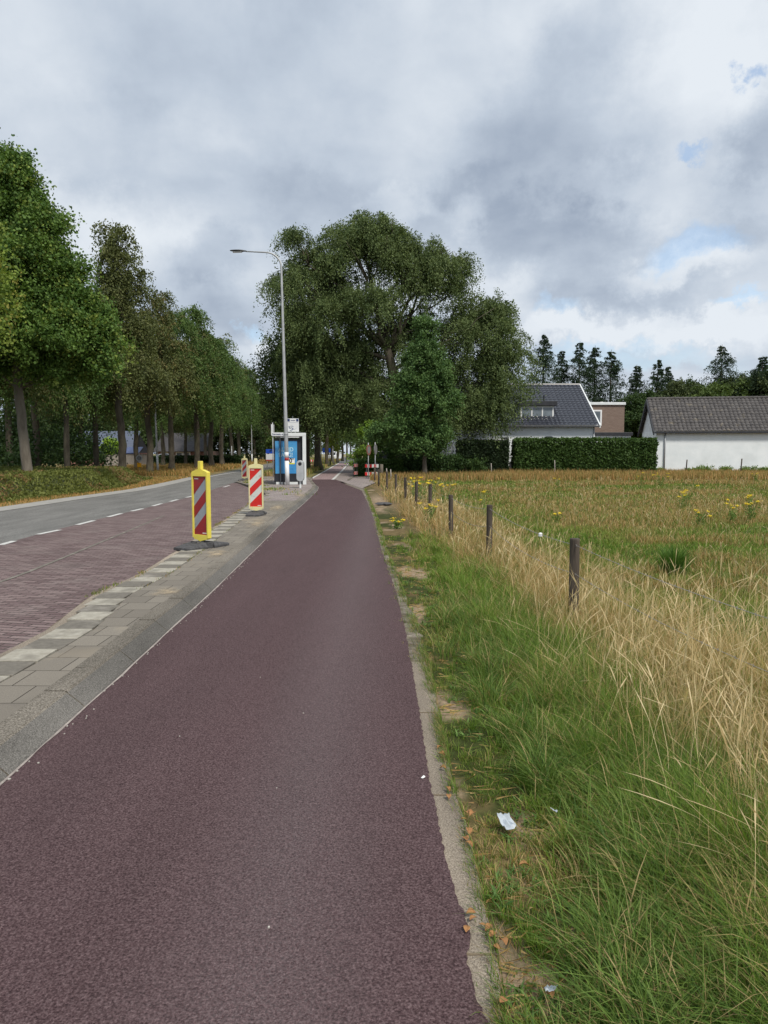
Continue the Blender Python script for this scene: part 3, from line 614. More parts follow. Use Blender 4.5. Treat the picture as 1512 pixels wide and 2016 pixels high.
# lush long green grass in the verge
hl = lambda x, y: .10+.24*sstep(.15, .55, uval(x, y))*(.5+.9*fbm(x, y, .9, 8))*(1-.45*sstep(5, 9, y))
r2 = tuft(9500, 27, 1.5, 13, 1.25, lambda x, y: sstep(.12, .42, uval(x, y)+(fbm(x, y, .4, 17)-.5)*.4)*(1-.75*tanness(x, y))*(1-sstep(1.25, 1.7, uval(x, y))), lambda Y: .03+.002*Y)
finish('long_green_grass', *r2, hl, wn_(.0034, .0006), cgreen, .52, 'lush long green grass in the verge', 4)
r5 = tuft(5200, 30, 1.5, 7, 1.2, lambda x, y: sstep(.10, .34, uval(x, y)+(fbm(x, y, .35, 71)-.5)*.5)*(1-sstep(.7, 1.0, uval(x, y)))*(.25+.75*sstep(.35, .6, fbm(x, y, .5, 72))), lambda Y: .035+.002*Y)
finish('lush_grass', *r5, lambda x, y: .14+.16*fbm(x, y, .7, 73), wn_(.0044, .0007), lambda X, Y, tc, n: np.where(rng.random((n, 1)) < .14, np.array([.40, .31, .15]), np.array([.048, .105, .018])+np.array([.135, .165, .042])*rng.random((n, 1))), .55, 'thick bright green grass tufts in the near verge', 4)
# tan tall grass about the fence
ht = lambda x, y: .12+.27*(.35+.9*fbm(x, y, .8, 11))*(1-.25*sstep(8, 20, y))
r3 = tuft(11500, 24, 2.2, 26, 1.25, lambda x, y: tanness(x, y)**1.3*sstep(.45, .7, uval(x, y))*(1-sstep(1.5, 2.1, uval(x, y)))*(.12+.88*sstep(.3, .58, fbm(x, y, .45, 40))), lambda Y: .04+.003*Y)
finish('dry_grass', *r3, ht, wn_(.0018, .00050), ctan, .50, 'tall dry straw coloured grass along the wire fence', 4)
# field: low mixed sward
hf_ = lambda x, y: .07+.12*tanness(x, y)*(.5+fbm(x, y, 1.4, 13))+.05*fbm(x, y, .9, 19)
def cfield(X, Y, tc, n):
    t = tanness(X, Y)*1.05+rng.normal(0, .22, n)+(tc-.5)*.3; g = cgreen(X, Y, tc, n); d = ctan(X, Y, tc, n)*np.array([.86, .87, .82]); return np.where((t > .45)[:, None], d, g)
r4 = tuft(32000, 10, 4.5, 41, 1.0, lambda x, y: sstep(.9, 1.5, uval(x, y)), lambda Y: .05+.006*Y)
finish('field_grass', *r4, hf_, wn_(.003, .00075), cfield, .42, 'low mixed green and brown grass of the field', 3)
hfar = lambda x, y: .38+.28*fbm(x, y, 2.5, 3)
x, y = scatter(46000, 39, 55, 0, lambda y: fFX(y)-.2, lambda y: HALF*y*1.1+1)
x = x; n = len(x)
o = blades('far_dry_grass', x, y, np.full(n, -.03), hfar(x, y)*rng.uniform(.6, 1.1, n), np.full(n, .035), rng.random(n)*6.28, np.abs(rng.normal(.2, .15, n)), ctan(x, y, rng.random(n), n)*np.array([.92, .86, .78]), 2)
tag(o, 'band of tall tan grass at the far edge of the field', kind='stuff')
# seed stalks: a stem and a feathery head
def stalks(name, n, y0, y1, sel, label, hmin, hmax, power=1.2, colk=1.0, wk=1.0):
    x, y = scatter(n, y0, y1, power, xl_vis, xr_vis); k = rng.random(n) < sel(x, y); x, y = x[k], y[k]; n = len(x)
    H = rng.uniform(hmin, hmax, n); az = rng.normal(.6, 1.6, n); bend = np.abs(rng.normal(.42, .34, n)).clip(0, 1.25); z0 = gz(x, y)
    S = [0, .4, .74, .80, .87, .94, 1.0]; Wd = [1, .9, .7, 1.3, 2.5, 2.0, .2]; w0 = np.maximum(.0017, y*.00038)*wk; V = np.zeros((n, 14, 3), np.float32)
    wo = rng.random(n)*6.28
    for i, (t, wd) in enumerate(zip(S, Wd)):
        h = H*bend*t*t*.9; z = z0+H*(t-.35*bend*t**2.4); ww = w0*wd*.5
        if wd > 1: ww = ww*rng.uniform(.6, 1.4, n)
        px, py = x+np.cos(az)*h, y+np.sin(az)*h
        V[:, 2*i] = np.stack([px-np.cos(wo)*ww, py-np.sin(wo)*ww, z], -1); V[:, 2*i+1] = np.stack([px+np.cos(wo)*ww, py+np.sin(wo)*ww, z], -1)
    pat = []
    for i in range(6): pat += [2*i, 2*i+1, 2*i+3, 2*i+2]
    loops = ((np.arange(n)*14)[:, None]+np.array(pat)[None]).ravel(); m_ = n*6
    v = rng.random((n, 1)); C = (np.array([.42, .31, .15])*(1-v)+np.array([.66, .55, .34])*v)*colk
    o = npmesh(name, V.reshape(-1, 3), loops, np.arange(m_)*4, np.full(m_, 4), np.repeat(C[:, None], 14, 1).reshape(-1, 3), M['grass']); return tag(o, label, kind='stuff')
stalks('grass_stalks', 15000, 2.2, 26, lambda x, y: (.06+tanness(x, y))*sstep(.4, .75, uval(x, y))*(1-sstep(1.5, 2.3, uval(x, y))), 'pale seed stalks standing above the dry grass', .26, .60)
stalks('loose_stalks', 2300, 1.9, 6, lambda x, y: sstep(.35, .6, uval(x, y)), 'single long pale stalks rising from the green verge', .4, .8, 1.1, 1.0, 1.3)
stalks('field_stalks', 9000, 7, 40, lambda x, y: sstep(1.2, 1.6, uval(x, y))*tanness(x, y), 'thin brown stalks scattered over the field', .2, .38, .8, .8)
n = 2600; x, y = scatter(n, 1.6, 9, 1.3, xl_vis, lambda y: fFX(y)); k = rng.random(n) < .8*(1-sstep(.35, .8, uval(x, y)))*sstep(.45, .6, fbm(x, y, .4, 77)); x, y = x[k], y[k]; x = np.repeat(x, 6)+rng.normal(0, .008, len(x)*6); y = np.repeat(y, 6)+rng.normal(0, .008, len(y)*6); n = len(x); ok = x > fER(y); x, y = x[ok], y[ok]; n = len(x)
v = rng.random((n, 1)); tag(blades('broadleaf_weeds', x, y, gz(x, y)+.004, rng.uniform(.02, .055, n), rng.uniform(.006, .011, n), rng.random(n)*6.28, rng.uniform(.6, 1.0, n), np.array([.06, .13, .03])*(1-v)+np.array([.16, .27, .07])*v, 4), 'small broad leaved weeds in the worn verge', kind='stuff')
n = 15000; y = 1.7*(30/1.7)**rng.random(n); k = rng.random(n) < .15+.85*sstep(.35, .6, fbm(y*0+2, y, .5, 91)); y = y[k]; n = len(y); x = fER(y)-np.abs(rng.normal(0, .022+.022*sstep(3.5, 6, y), n))+.012
v = rng.random((n, 1)); tag(blades('edge_fringe_grass', x, y, np.full(n, -.008), rng.uniform(.025, .085, n), np.maximum(.0026, y*.0006), math.pi+rng.normal(0, .9, n), np.abs(rng.normal(.6, .25, n)), np.where(rng.random((n, 1)) < .3, np.array([.32, .24, .12]), np.array([.05, .11, .02])*(1-v)+np.array([.18, .27, .05])*v), 3), 'short grass creeping over the concrete edging of the path', kind='stuff')
# straw litter lying on bare ground
n = 14000; x, y = scatter(n, 1.6, 12, 1.2, xl_vis, lambda y: fFX(y)); k = rng.random(n) < .25+.75*bare(x, y); x, y = x[k], y[k]; n = len(x)
o = blades('straw_litter', x, y, gz(x, y)+.008, rng.uniform(.015, .06, n), np.full(n, .0015), rng.random(n)*6.28, np.full(n, 2.2), ctan(x, y, rng.random(n), n), 2)
zz_ = np.empty(len(o.data.vertices)*3, np.float32); o.data.vertices.foreach_get('co', zz_); zz_ = zz_.reshape(-1, 3); zz_[:, 2] = gz(zz_[:, 0], zz_[:, 1])+.008+rng.random(len(zz_))*.012; o.data.vertices.foreach_set('co', zz_.ravel()); tag(o, 'dead straw lying on the bare verge', kind='stuff')
# left side: dry verge strip, groundcover, verges in the distance
def simple_grass(name, xa, xb, y0, y1, n, h, wdt, cf, label, z=.05, bend=.35):
    y = y0+(y1-y0)*rng.random(n)**1.4; a, b = xa(y), xb(y); x = a+(b-a)*rng.random(n)
    hh = h*rng.uniform(.5, 1.2, n)*(.5+fbm(x, y, 1.5, 2)); o = blades(name, x, y, np.full(n, z), hh, np.maximum(wdt, y*.0008), rng.random(n)*6.28, np.abs(rng.normal(bend, .2, n)), cf(x, y, rng.random(n), n), 2)
    return tag(o, label, kind='stuff')
tanc = lambda X, Y, tc, n: ctan(X, Y, tc, n)*np.array([1.0, .88, .75])
simple_grass('dry_verge_grass', lambda y: fRL(y)-3.0, lambda y: fRL(y)-.8, 14, 44, 16000, .09, .012, tanc, 'orange brown dry grass between the road and the low hedge')
simple_grass('far_verge_grass', lambda y: fRL(y)-14.0, lambda y: fRL(y)-.8, 46, 150, 42000, .34, .03, tanc, 'dry tan grass under the avenue trees across the road')
simple_grass('middle_verge_grass', lambda y: fRR(y)+.3, lambda y: np.where(y < 110, fOL(y)-.5, farc(y)-1.9), 43.5, 190, 26000, .38, .03, lambda X, Y, tc, n: np.where((fbm(X, Y, 3, 5) > .52)[:, None], ctan(X, Y, tc, n), cgreen(X, Y, tc, n)), 'mixed dry and green grass between the road and the path')
# weeds in the pavement joints and along the bay edge
n = 5200; y = rng.uniform(6, 24, n)**1; off = np.where(rng.random(n) < .75, rng.normal(0, .03, n), rng.normal(.36, .02, n)); x = fBE(y)+off; k = fbm(y, x, .5, 33) > .53; x, y = x[k], y[k]; n = len(x)
o = blades('pavement_weeds', x, y, np.full(n, ZP-.01), rng.uniform(.015, .06, n), np.full(n, .006), rng.random(n)*6.28, np.abs(rng.normal(.5, .2, n)), cgreen(x, y, rng.random(n), n)*np.array([1, .8, .8]), 2); tag(o, 'small weeds in the joint between pavement and brick bay', kind='stuff')
n = 4000; y = rng.uniform(24, 42, n); t_ = rng.random(n); x = np.interp(y, [24, tip1[1], tip2[1], 42], [tip1[0]+.4, tip1[0]+.25, tip2[0]+.25, -7.8])+np.abs(rng.normal(0, .5, n)); k = fbm(x, y, 1.2, 35) > .5; x, y = x[k], y[k]; n = len(x)
o = blades('island_weeds', x, y, np.full(n, ZP), rng.uniform(.03, .12, n), np.full(n, .02), rng.random(n)*6.28, np.abs(rng.normal(.5, .2, n)), cgreen(x, y, rng.random(n), n), 2); tag(o, 'weeds on the paved island by the bus shelter', kind='stuff')
#@@PART2
# ------------------------------------------------------------------ trees
def leafmesh(name, C, A, B, cols, m, parent, kind=None):
    "diamond leaves: centre, half length axis, half width axis"
    n = len(C); V = np.stack([C-A, C+B, C+A, C-B], 1).reshape(-1, 3)
    return npmesh(name, V, np.arange(n*4), np.arange(n)*4, np.full(n, 4), np.repeat(cols, 4, 0), m, parent)
def sprays(P0, Dr, Ln, droop, nl, ls, c1, c2, width=.5, spread=.16, hang=.5, tipc=None):
    n = len(P0); t = (np.arange(nl)+.5)/nl; t = t[None, :]*rng.uniform(.9, 1.1, (n, nl))
    Ln = np.asarray(Ln)[:, None]; dr = np.asarray(droop)[:, None] if np.ndim(droop) else droop
    X = P0[:, None, :]+Dr[:, None, :]*(Ln*t*(1-.35*dr*t))[..., None]
    X[..., 2] -= (Ln*dr*t*t*.9)
    X = X+rng.normal(0, 1, X.shape)*(Ln*spread)[..., None]
    a = rng.normal(0, 1, X.shape); a[..., 2] -= hang*1.6; a += Dr[:, None, :]*.5; a /= np.linalg.norm(a, axis=-1, keepdims=True)+1e-9
    b = rng.normal(0, 1, X.shape); b -= a*(a*b).sum(-1, keepdims=True); b /= np.linalg.norm(b, axis=-1, keepdims=True)+1e-9
    s = ls*rng.uniform(.6, 1.25, (n, nl, 1))
    v = np.clip(.65*rng.random((n, 1, 1))+.35*rng.random((n, nl, 1)), 0, 1); Cc = np.array(c1)*(1-v)+np.array(c2)*v
    if tipc is not None:
        q = rng.random((n, 1, 1)) < .16; Cc = np.where(q, np.array(tipc)*(.7+.6*rng.random((n, nl, 1))), Cc)
    return X.reshape(-1, 3), (a*s*.5).reshape(-1, 3), (b*s*.5*width).reshape(-1, 3), Cc.reshape(-1, 3)
def lobe_points(lobes, n, shell=.55, per=11, cs=.55, up=.15, bough=0, sag=.5):
    vol = np.array([(l[3]*l[4]*l[5])**.75 for l in lobes]); cnt = rng.multinomial(max(1, n//per), vol/vol.sum()); Pp, Dd = [], []
    for l, k in zip(lobes, cnt):
        if k == 0: continue
        d = rng.normal(0, 1, (k, 3)); d /= np.linalg.norm(d, axis=1, keepdims=True); d[:, 2] = np.where(d[:, 2] < -.55, -d[:, 2], d[:, 2])
        r = rng.uniform(shell, 1.0, (k, 1))**.8; c = np.array(l[:3])+d*r*np.array(l[3:6])
        dr = np.repeat(d, per, 0)
        if bough:
            sz = np.repeat(rng.uniform(.6, 1.3, (k, 1)), per, 0)*bough*min(1, max(l[3:6])/2.2); u = rng.random((k*per, 1))**.8; hz = dr.copy(); hz[:, 2] = hz[:, 2]*.6+.15
            c = np.repeat(c, per, 0)+hz*sz*(u-.65); c[:, 2] -= (sz[:, 0]*u[:, 0]**2*sag); c += rng.normal(0, cs*.42, c.shape)*(1.15-u*.7)*np.array([1, 1, .7])
            dd = hz*.7+rng.normal(0, .42, c.shape)
        else: c = np.repeat(c, per, 0)+rng.normal(0, cs, (k*per, 3)); dd = dr+rng.normal(0, .55, (k*per, 3))
        dd[:, 2] += up
        dd /= np.linalg.norm(dd, axis=1, keepdims=True); Pp.append(c); Dd.append(dd)
    return np.concatenate(Pp), np.concatenate(Dd)
def wobble(a, b, n, amp, rs):
    a, b = Vector(a), Vector(b); L_ = (b-a).length; out = []
    for i in range(n+1):
        t = i/n; k = math.sin(math.pi*t)*amp*L_; out.append(a.lerp(b, t)+Vector((rs.uniform(-k, k), rs.uniform(-k, k), rs.uniform(-k, k)*.5)))
    return out
def make_tree(name, loc, trunk, r0, lobes, n, nl, ls, c1, c2, droop=.7, ln=(.8, 1.5), seed=1, label=None, cat='tree', group=None, bark='bark', width=.55, spread=.16, tipc=None,
              shell=.5, cs=.55, hang=.5, limbs=3, up=.15, fork=None, per=11, bough=0, sag=.5):
    rs = random.Random(seed); root = empty(name, loc, 0, label, cat, group); mb = MB()
    tp = [Vector(p) for p in trunk]; k = len(tp); rad = [r0*(1.35 if i == 0 else 1-.55*i/(k-1)) for i in range(k)]
    # subdivide and roughen
    pts, rr = [], []
    for i in range(k-1):
        for j in range(4):
            t = j/4; p = tp[i].lerp(tp[i+1], t); pts.append(p+Vector((rs.uniform(-1, 1), rs.uniform(-1, 1), 0))*r0*.10*(1 if pts else 0)); rr.append((rad[i]+(rad[i+1]-rad[i])*min(1, t*(2.4 if i == 0 else 1)))*rs.uniform(.94, 1.07))
    pts.append(tp[-1]); rr.append(rad[-1]); mb.tube(pts, rr, 10)
    top = tp[-1]; mid = fork if fork else tp[-1]
    for l in lobes:
        c = Vector(l[:3]); st = min(pts[len(pts)//2:], key=lambda p: abs(p.z-(c.z-l[5]*1.1))) if c.z-l[5]*1.1 < top.z else top
        rb = r0*.27*min(1, max(l[3:6])/3.0+.2); w_ = wobble(st, c, 5, .10, rs); mb.tube(w_, [rb*(1-.6*i/5) for i in range(6)], 7)
        for _ in range(limbs):
            d = Vector((rs.gauss(0, 1), rs.gauss(0, 1), rs.gauss(.35, .7))).normalized(); e_ = c+Vector((d.x*l[3], d.y*l[4], d.z*l[5]))*.88
            s_ = w_[rs.choice([3, 4, 5])]; w2 = wobble(s_, e_, 4, .12, rs); mb.tube(w2, [rb*.42*(1-.8*i/4) for i in range(5)], 5)
    mb.build('trunk', M[bark], root, smooth=True)
    Pp, Dd = lobe_points(lobes, n, shell, per, cs, up, bough, sag); m_ = len(Pp)
    X, A, B, Cc = sprays(Pp, Dd, rng.uniform(*ln, m_), np.clip(rng.normal(droop, .2, m_), 0, 1.6), nl, ls, c1, c2, width, spread, hang, tipc)
    ok = X[:, 2] > .05; leafmesh('crown', X[ok], A[ok], B[ok], Cc[ok], M['leaf'], root)
    return root
def LB(Y, x0, lst, dep=1.0, sh=0):
    "lobes from photo outline ellipses at the distance Y, relative to a base at x0"
    s = Y/F; r = []
    for t in lst:
        px, py, rx, ry = t[:4]; rx = max(8, rx-sh); ry = max(8, ry-sh*.8); dy = t[4] if len(t) > 4 else 0; X, Z = Q(px, py, Y); r.append((X-x0, dy, Z, rx*s, max(rx, ry)*s*dep*.9, ry*s))
    return r

# the great beech over the path
Y = 52; X0, _ = Q(789, 900, Y)
BE = [(715, 492, 100, 72, 0), (640, 555, 88, 88, 1), (598, 500, 36, 34, 0), (800, 500, 60, 50, -1), (850, 545, 72, 72, 0), (905, 555, 30, 30, 1), (940, 640, 78, 88, 0), (985, 615, 30, 45, 1), (972, 735, 62, 80, -1),
      (610, 680, 58, 88, 0), (690, 690, 90, 70, 1.5), (800, 640, 80, 70, 2), (880, 740, 90, 80, 0), (920, 785, 70, 48, -1), (700, 770, 110, 62, 1), (810, 800, 90, 52, 1), (600, 770, 45, 55, 0), (735, 610, 70, 52, -2.4), (660, 620, 60, 50, -2), (900, 808, 78, 38, -1), (965, 790, 44, 40, -2), (735, 448, 52, 42, 0), (680, 455, 50, 40, .5), (770, 460, 45, 40, -.5), (905, 510, 26, 26, 0), (855, 500, 40, 38, 0), (590, 480, 36, 30, -1), (578, 560, 44, 62, -1), (578, 640, 42, 60, -1)]
make_tree('beech_tree', (X0, Y, 0), [(0, 0, -.1), (.1, 0, 2.5), (-.3, 0, 6), (-1.0, 0, 9.0)], .62, LB(Y, X0, BE, 1.0, 3), 18500, 28, .14, (.036, .066, .022), (.165, .215, .080), 1.15, (.6, 1.7), 3,
          'huge spreading weeping beech, tallest tree over the path right of the street lamp', 'tree', None, 'bark', .55, .075, None, .30, .75, .8, 4, per=20, bough=2.6, sag=.55, up=.05)
# slim green oak in front of it
Y = 44.5; X0, _ = Q(836, 925, Y)
make_tree('oak_tree', (X0, Y, 0), [(0, 0, -.05), (0, 0, 2), (.1, 0, 5), (0, 0, 8)], .14, LB(Y, X0, [(838, 650, 26, 40), (830, 705, 48, 45), (862, 745, 42, 42), (812, 770, 46, 48), (855, 800, 55, 45), (800, 830, 40, 34), (845, 850, 50, 26), (888, 790, 28, 30), (770, 850, 55, 16), (740, 860, 30, 12), (838, 878, 44, 22), (800, 872, 34, 20)], 1, 12),
          4200, 24, .13, (.042, .095, .030), (.13, .215, .068), .35, (.35, .75), 5, 'slender bright green oak with a thin trunk standing before the huge beech', 'tree', None, 'bark_pale', .7, .17, None, .3, .5, .2, 2, per=14, bough=1.2, sag=.1)
# trees between road and path, seen past the shelter
dk1, dk2 = (.028, .052, .018), (.095, .135, .045)
Y = 56; X0, _ = Q(605, 912, Y)
make_tree('avenue_tree', (X0, Y, 0), [(0, 0, -.1), (0, 0, 3), (.1, 0, 7)], .26, LB(Y, X0, [(575, 720, 40, 45), (550, 740, 26, 40), (600, 790, 50, 45), (640, 800, 45, 40), (560, 800, 25, 30)]), 1900, 20, .19, dk1, dk2, .8, (.9, 1.6), 6,
          'dark tree just right of the bus shelter, trunk against its white post', 'tree', 'avenue trees between road and cycle path')
Y = 64; X0, _ = Q(627, 910, Y)
make_tree('avenue_tree', (X0, Y, 0), [(0, 0, -.1), (-.1, 0, 3), (0, 0, 8)], .38, LB(Y, X0, [(625, 730, 50, 60), (660, 780, 55, 50), (640, 820, 45, 25)]), 1700, 20, .2, dk1, dk2, .8, (.9, 1.6), 7,
          'stout dark tree second right of the bus shelter, beside a pale thin pole', 'tree', 'avenue trees between road and cycle path')

# big linden at the left edge
Y = 28; X0, _ = Q(56, 925, Y)
LI = [(-20, 420, 95, 110, 0), (60, 470, 66, 80, 0), (105, 560, 66, 72, 0), (30, 560, 95, 90, -1.2), (150, 640, 70, 62, 0), (60, 660, 100, 72, -1), (175, 710, 52, 46, 0), (110, 725, 60, 34, 0), (-60, 620, 100, 110, 0), (15, 345, 45, 42, 0), (-20, 715, 60, 40, 0), (200, 670, 32, 34, 0)]
make_tree('linden_tree', (X0, Y, 0), [(0, 0, -.1), (-.12, 0, 2), (-.25, 0, 4), (-.4, 0, 8), (-.6, 0, 11)], .22, LB(Y, X0, LI, .9, 6), 10500, 26, .115, (.036, .088, .020), (.145, .235, .052), .35, (.35, .75), 8,
          'big bright green linden at the left edge with bare grey trunk', 'tree', None, 'bark_pale', .85, .24, (.19, .25, .055), .40, .6, .2, 3, per=16, bough=1.5, sag=.25)
Y = 21; X0 = -13.6
make_tree('linden_tree', (X0, Y, 0), [(0, 0, -.1), (0, 0, 3), (0, 0, 7)], .24, [(-.6, 0, 6.9, 2.5, 2.4, 1.8), (-.9, 0, 8.6, 1.7, 1.8, 1.6), (1.2, 0, 6.0, 1.25, 1.5, 1.0)], 2200, 24, .10, (.08, .15, .025), (.25, .32, .06), .3, (.3, .6), 9,
          'yellowish green leafy boughs reaching in at the far left edge', 'tree', None, 'bark_pale', .85, .24, (.26, .25, .06), .4, .4, .2, 2)

# avenue of beeches across the road: three kinds, copied
def beech(seed, c1, c2, tipc, lob, n=1900, nl=18, ls=.2, loc=(0, 0, 0), label=None, th=4.2):
    return make_tree('beech_tree', loc, [(0, 0, -.1), (.1, .1, 2.0), (-.05, 0, th), (.2, 0, th+4), (.3, 0, th+7)], .27, lob, int(n*1.3), int(nl*1.35), ls*.8, c1, c2, 1.0, (.7, 1.5), seed, label, 'tree', 'avenue of beeches across the road', 'bark', .55, .08, tipc, .3, .65, .7, 2, per=18, bough=1.9, sag=.6, up=.0)
la = [(0, 0, 6.7, 2.8, 2.8, 1.8), (.4, 0, 8.4, 3.0, 2.8, 2.2), (-.2, 0, 10.6, 2.3, 2.3, 2.0), (.3, .2, 12.6, 1.2, 1.2, 1.5), (1.8, 0, 7.4, 1.8, 2, 1.3)]
lb = [(0, 0, 6.5, 3.1, 2.9, 1.8), (1.0, 0, 8.2, 3.0, 2.6, 2.2), (.2, .5, 10.4, 2.7, 2.5, 2.1), (1.1, 0, 12.2, 1.6, 1.5, 1.4), (-1.9, .3, 7.4, 1.8, 2, 1.3)]
lc = [(.4, 0, 6.4, 3.2, 2.8, 1.8), (0, 0, 8.0, 2.7, 2.6, 2.3), (1.2, 0, 9.6, 2.3, 2.5, 1.9), (.5, 0, 11.8, 1.9, 1.8, 1.6)]
tall = [(0, 0, 6.4, 2.6, 2.6, 1.7), (.2, 0, 8.0, 2.4, 2.4, 1.9), (0, 0, 9.9, 1.7, 1.7, 1.6), (.5, 0, 11.3, 1.3, 1.3, 1.1), (0, .0, 12.7, 1.1, 1.1, 1.2), (.1, 0, 14.0, .85, .85, 1.1), (-1.0, 0, 11.6, .8, .8, .7)]
br1, br2 = (.048, .066, .022), (.15, .17, .058)
gr1, gr2 = (.036, .078, .020), (.13, .20, .056)
ordn = ['first', 'second', 'third', 'fourth', 'fifth', 'sixth', 'seventh', 'eighth', 'ninth', 'tenth', 'eleventh', 'twelfth', 'thirteenth', 'fourteenth']
protoT = beech(21, br1, br2, (.13, .14, .055), tall, 1500, 20, .19, label='brownish beech with the thin spire top, next after the linden')
X_, Y_ = Q(238, 900, 42)[0], 42; protoT.location = (X_, Y_, 0)
pA = beech(22, br1, br2, (.15, .13, .05), la); pB = beech(23, gr1, gr2, (.13, .14, .05), lb); pC = beech(24, gr1, gr2, None, lc); pP = beech(25, (.055, .035, .028), (.11, .07, .05), None, lc)
rowT = [(pA, 293, 50, .98, 0), (pB, 338, 57, .97, 1), (pB, 388, 66, 1.10, 4), (pC, 417, 74, 1.05, 2), (pB, 437, 84, 1.12, 3), (pC, 455, 95, 1.05, 5), (pB, 470, 107, 1.08, 0), (pC, 487, 121, 1.12, 2), (pP, 501, 138, 1.08, 1), (pC, 514, 158, 1.1, 3), (pB, 527, 182, 1.1, 5), (pC, 541, 212, 1.1, 4), (pB, 556, 250, 1.1, 2)]
used = set()
for i, (p, px, Yd, s, rz) in enumerate(rowT):
    o = p if id(p) not in used else copy_tree(p); used.add(id(p))
    o.location = (Q(px, 900, Yd)[0], Yd, 0); o.rotation_euler = (0, 0, rz*1.1); o.scale = (s, s, s)
    o['label'] = f'{ordn[i+1]} beech of the row across the road, counting from the spire topped one' if p is not pP else 'dark purple leaved beech far down the row across the road'
    o['group'] = 'avenue of beeches across the road'
# a second, shaded row behind
sec = [(pA, -30, 34, .95, 2), (pB, 133, 39, .86, 3), (pC, 190, 45, .9, 1), (pC, 72, 44, .95, 5), (pB, 20, 52, 1.0, 1), (pA, 160, 60, 1.0, 4), (pB, 270, 66, .95, 2), (pC, 320, 78, .95, 0), (pA, 366, 88, .9, 3), (pB, 405, 100, .95, 1)]
seclab = ['dark tree half outside the frame behind the linden', 'thin black trunked tree just right of the linden trunk', 'thin black trunked tree left of the spire topped beech', 'dark tree close behind the linden trunk', 'dark tree deep in the wood left of the linden trunk',
          'dark tree deep in the wood between the two black trunks', 'dark tree in the wood behind the spire topped beech', 'dark tree in the wood before the brick house', 'dark tree in the wood right of the brick house', 'farthest dark tree of the wood behind the beech row']
for (p, px, Yd, s, rz), lab in zip(sec, seclab):
    o = copy_tree(p); o.location = (Q(px, 900, Yd)[0], Yd, 0); o.rotation_euler = (0, 0, rz*1.3); o.scale = (s*.8 if px in (133, 190) else s, s*.8 if px in (133, 190) else s, s); o['label'] = lab; o['group'] = 'shaded trees of the wood behind the beech row'; o.name = 'shade_tree'
# avenue continuing along the path in the distance
cor = [(pC, 644, 82, .85, 1), (pB, 655, 98, .9, 2), (pC, 664, 118, .9, 4), (pB, 674, 142, .95, 0), (pC, 683, 172, .95, 3), (pC, 722, 84, .9, 2), (pB, 716, 108, .9, 5), (pC, 711, 140, .95, 1), (pB, 707, 180, .95, 4), (pC, 690, 215, 1.0, 0), (pB, 703, 240, 1.0, 3)]
cl = ['nearest of the small dark trees left of the far path', 'second small dark tree left of the far path', 'third small dark tree left of the far path', 'fourth small dark tree left of the far path', 'fifth small dark tree left of the far path',
      'nearest dark tree right of the far path', 'second dark tree right of the far path', 'third dark tree right of the far path', 'fourth dark tree right of the far path', 'dark tree closing the view left of the path end', 'dark tree closing the view right of the path end']
for (p, px, Yd, s, rz), lab in zip(cor, cl):
    o = copy_tree(p); o.location = (Q(px, 900, Yd)[0], Yd, 0); o.rotation_euler = (0, 0, rz*1.3); o.scale = (s, s, s); o['label'] = lab; o['group'] = 'trees lining the far cycle path'; o.name = 'avenue_tree'
# masses of far wood
def wood(name, boxes, n, nl, ls, c1, c2, label, seedn=0):
    Ls = []
    for (x0, x1, y0, y1, h) in boxes:
        k = int(max(2, (x1-x0)/3.2))
        for i in range(k):
            x = x0+(x1-x0)*(i+rng.random())/k; y = y0+(y1-y0)*rng.random(); hh = h*rng.uniform(.75, 1.1)
            Ls += [(x, y, hh*.62, 2.6, 2.6, hh*.38), (x+rng.normal(0, 1), y, hh*.25, 2.6, 2.6, hh*.3)]
    Pp, Dd = lobe_points(Ls, n, .4, 11, .6, .15); m_ = len(Pp); X, A, B, Cc = sprays(Pp, Dd, rng.uniform(.9, 1.7, m_), np.full(m_, .6), nl, ls, c1, c2, .7, .2)
    ok = X[:, 2] > 0; o = leafmesh(name, X[ok], A[ok], B[ok], Cc[ok], M['leaf'], None); return tag(o, label, kind='stuff')
wood('woodland', [(-75, -40, 62, 75, 9), (-62, -34, 96, 110, 10), (-58, -22, 150, 170, 11)], 6500, 14, .45, (.018, .036, .012), (.06, .095, .028), 'dark wood behind the trees across the road')
wood('woodland', [(-62, -20, 112, 122, 13), (-30, -16, 150, 165, 13)], 4200, 16, .45, (.015, .030, .010), (.05, .08, .024), 'tall dark wood behind the houses across the road')
wood('woodland', [(-44, -28, 240, 270, 14), (-12, 9, 230, 260, 14), (-4, 10, 120, 160, 9), (-40, -15, 280, 300, 12)], 3600, 14, .6, (.024, .045, .016), (.08, .12, .04), 'distant wood closing the view down the road')
wood('undergrowth', [(-30, -19.5, 36, 50, 2.2), (-40, -24, 50, 62, 3.4), (-32, -24, 34, 44, 2.6)], 3000, 16, .2, (.015, .036, .012), (.055, .10, .03), 'dense dark undergrowth beneath the trees at left')
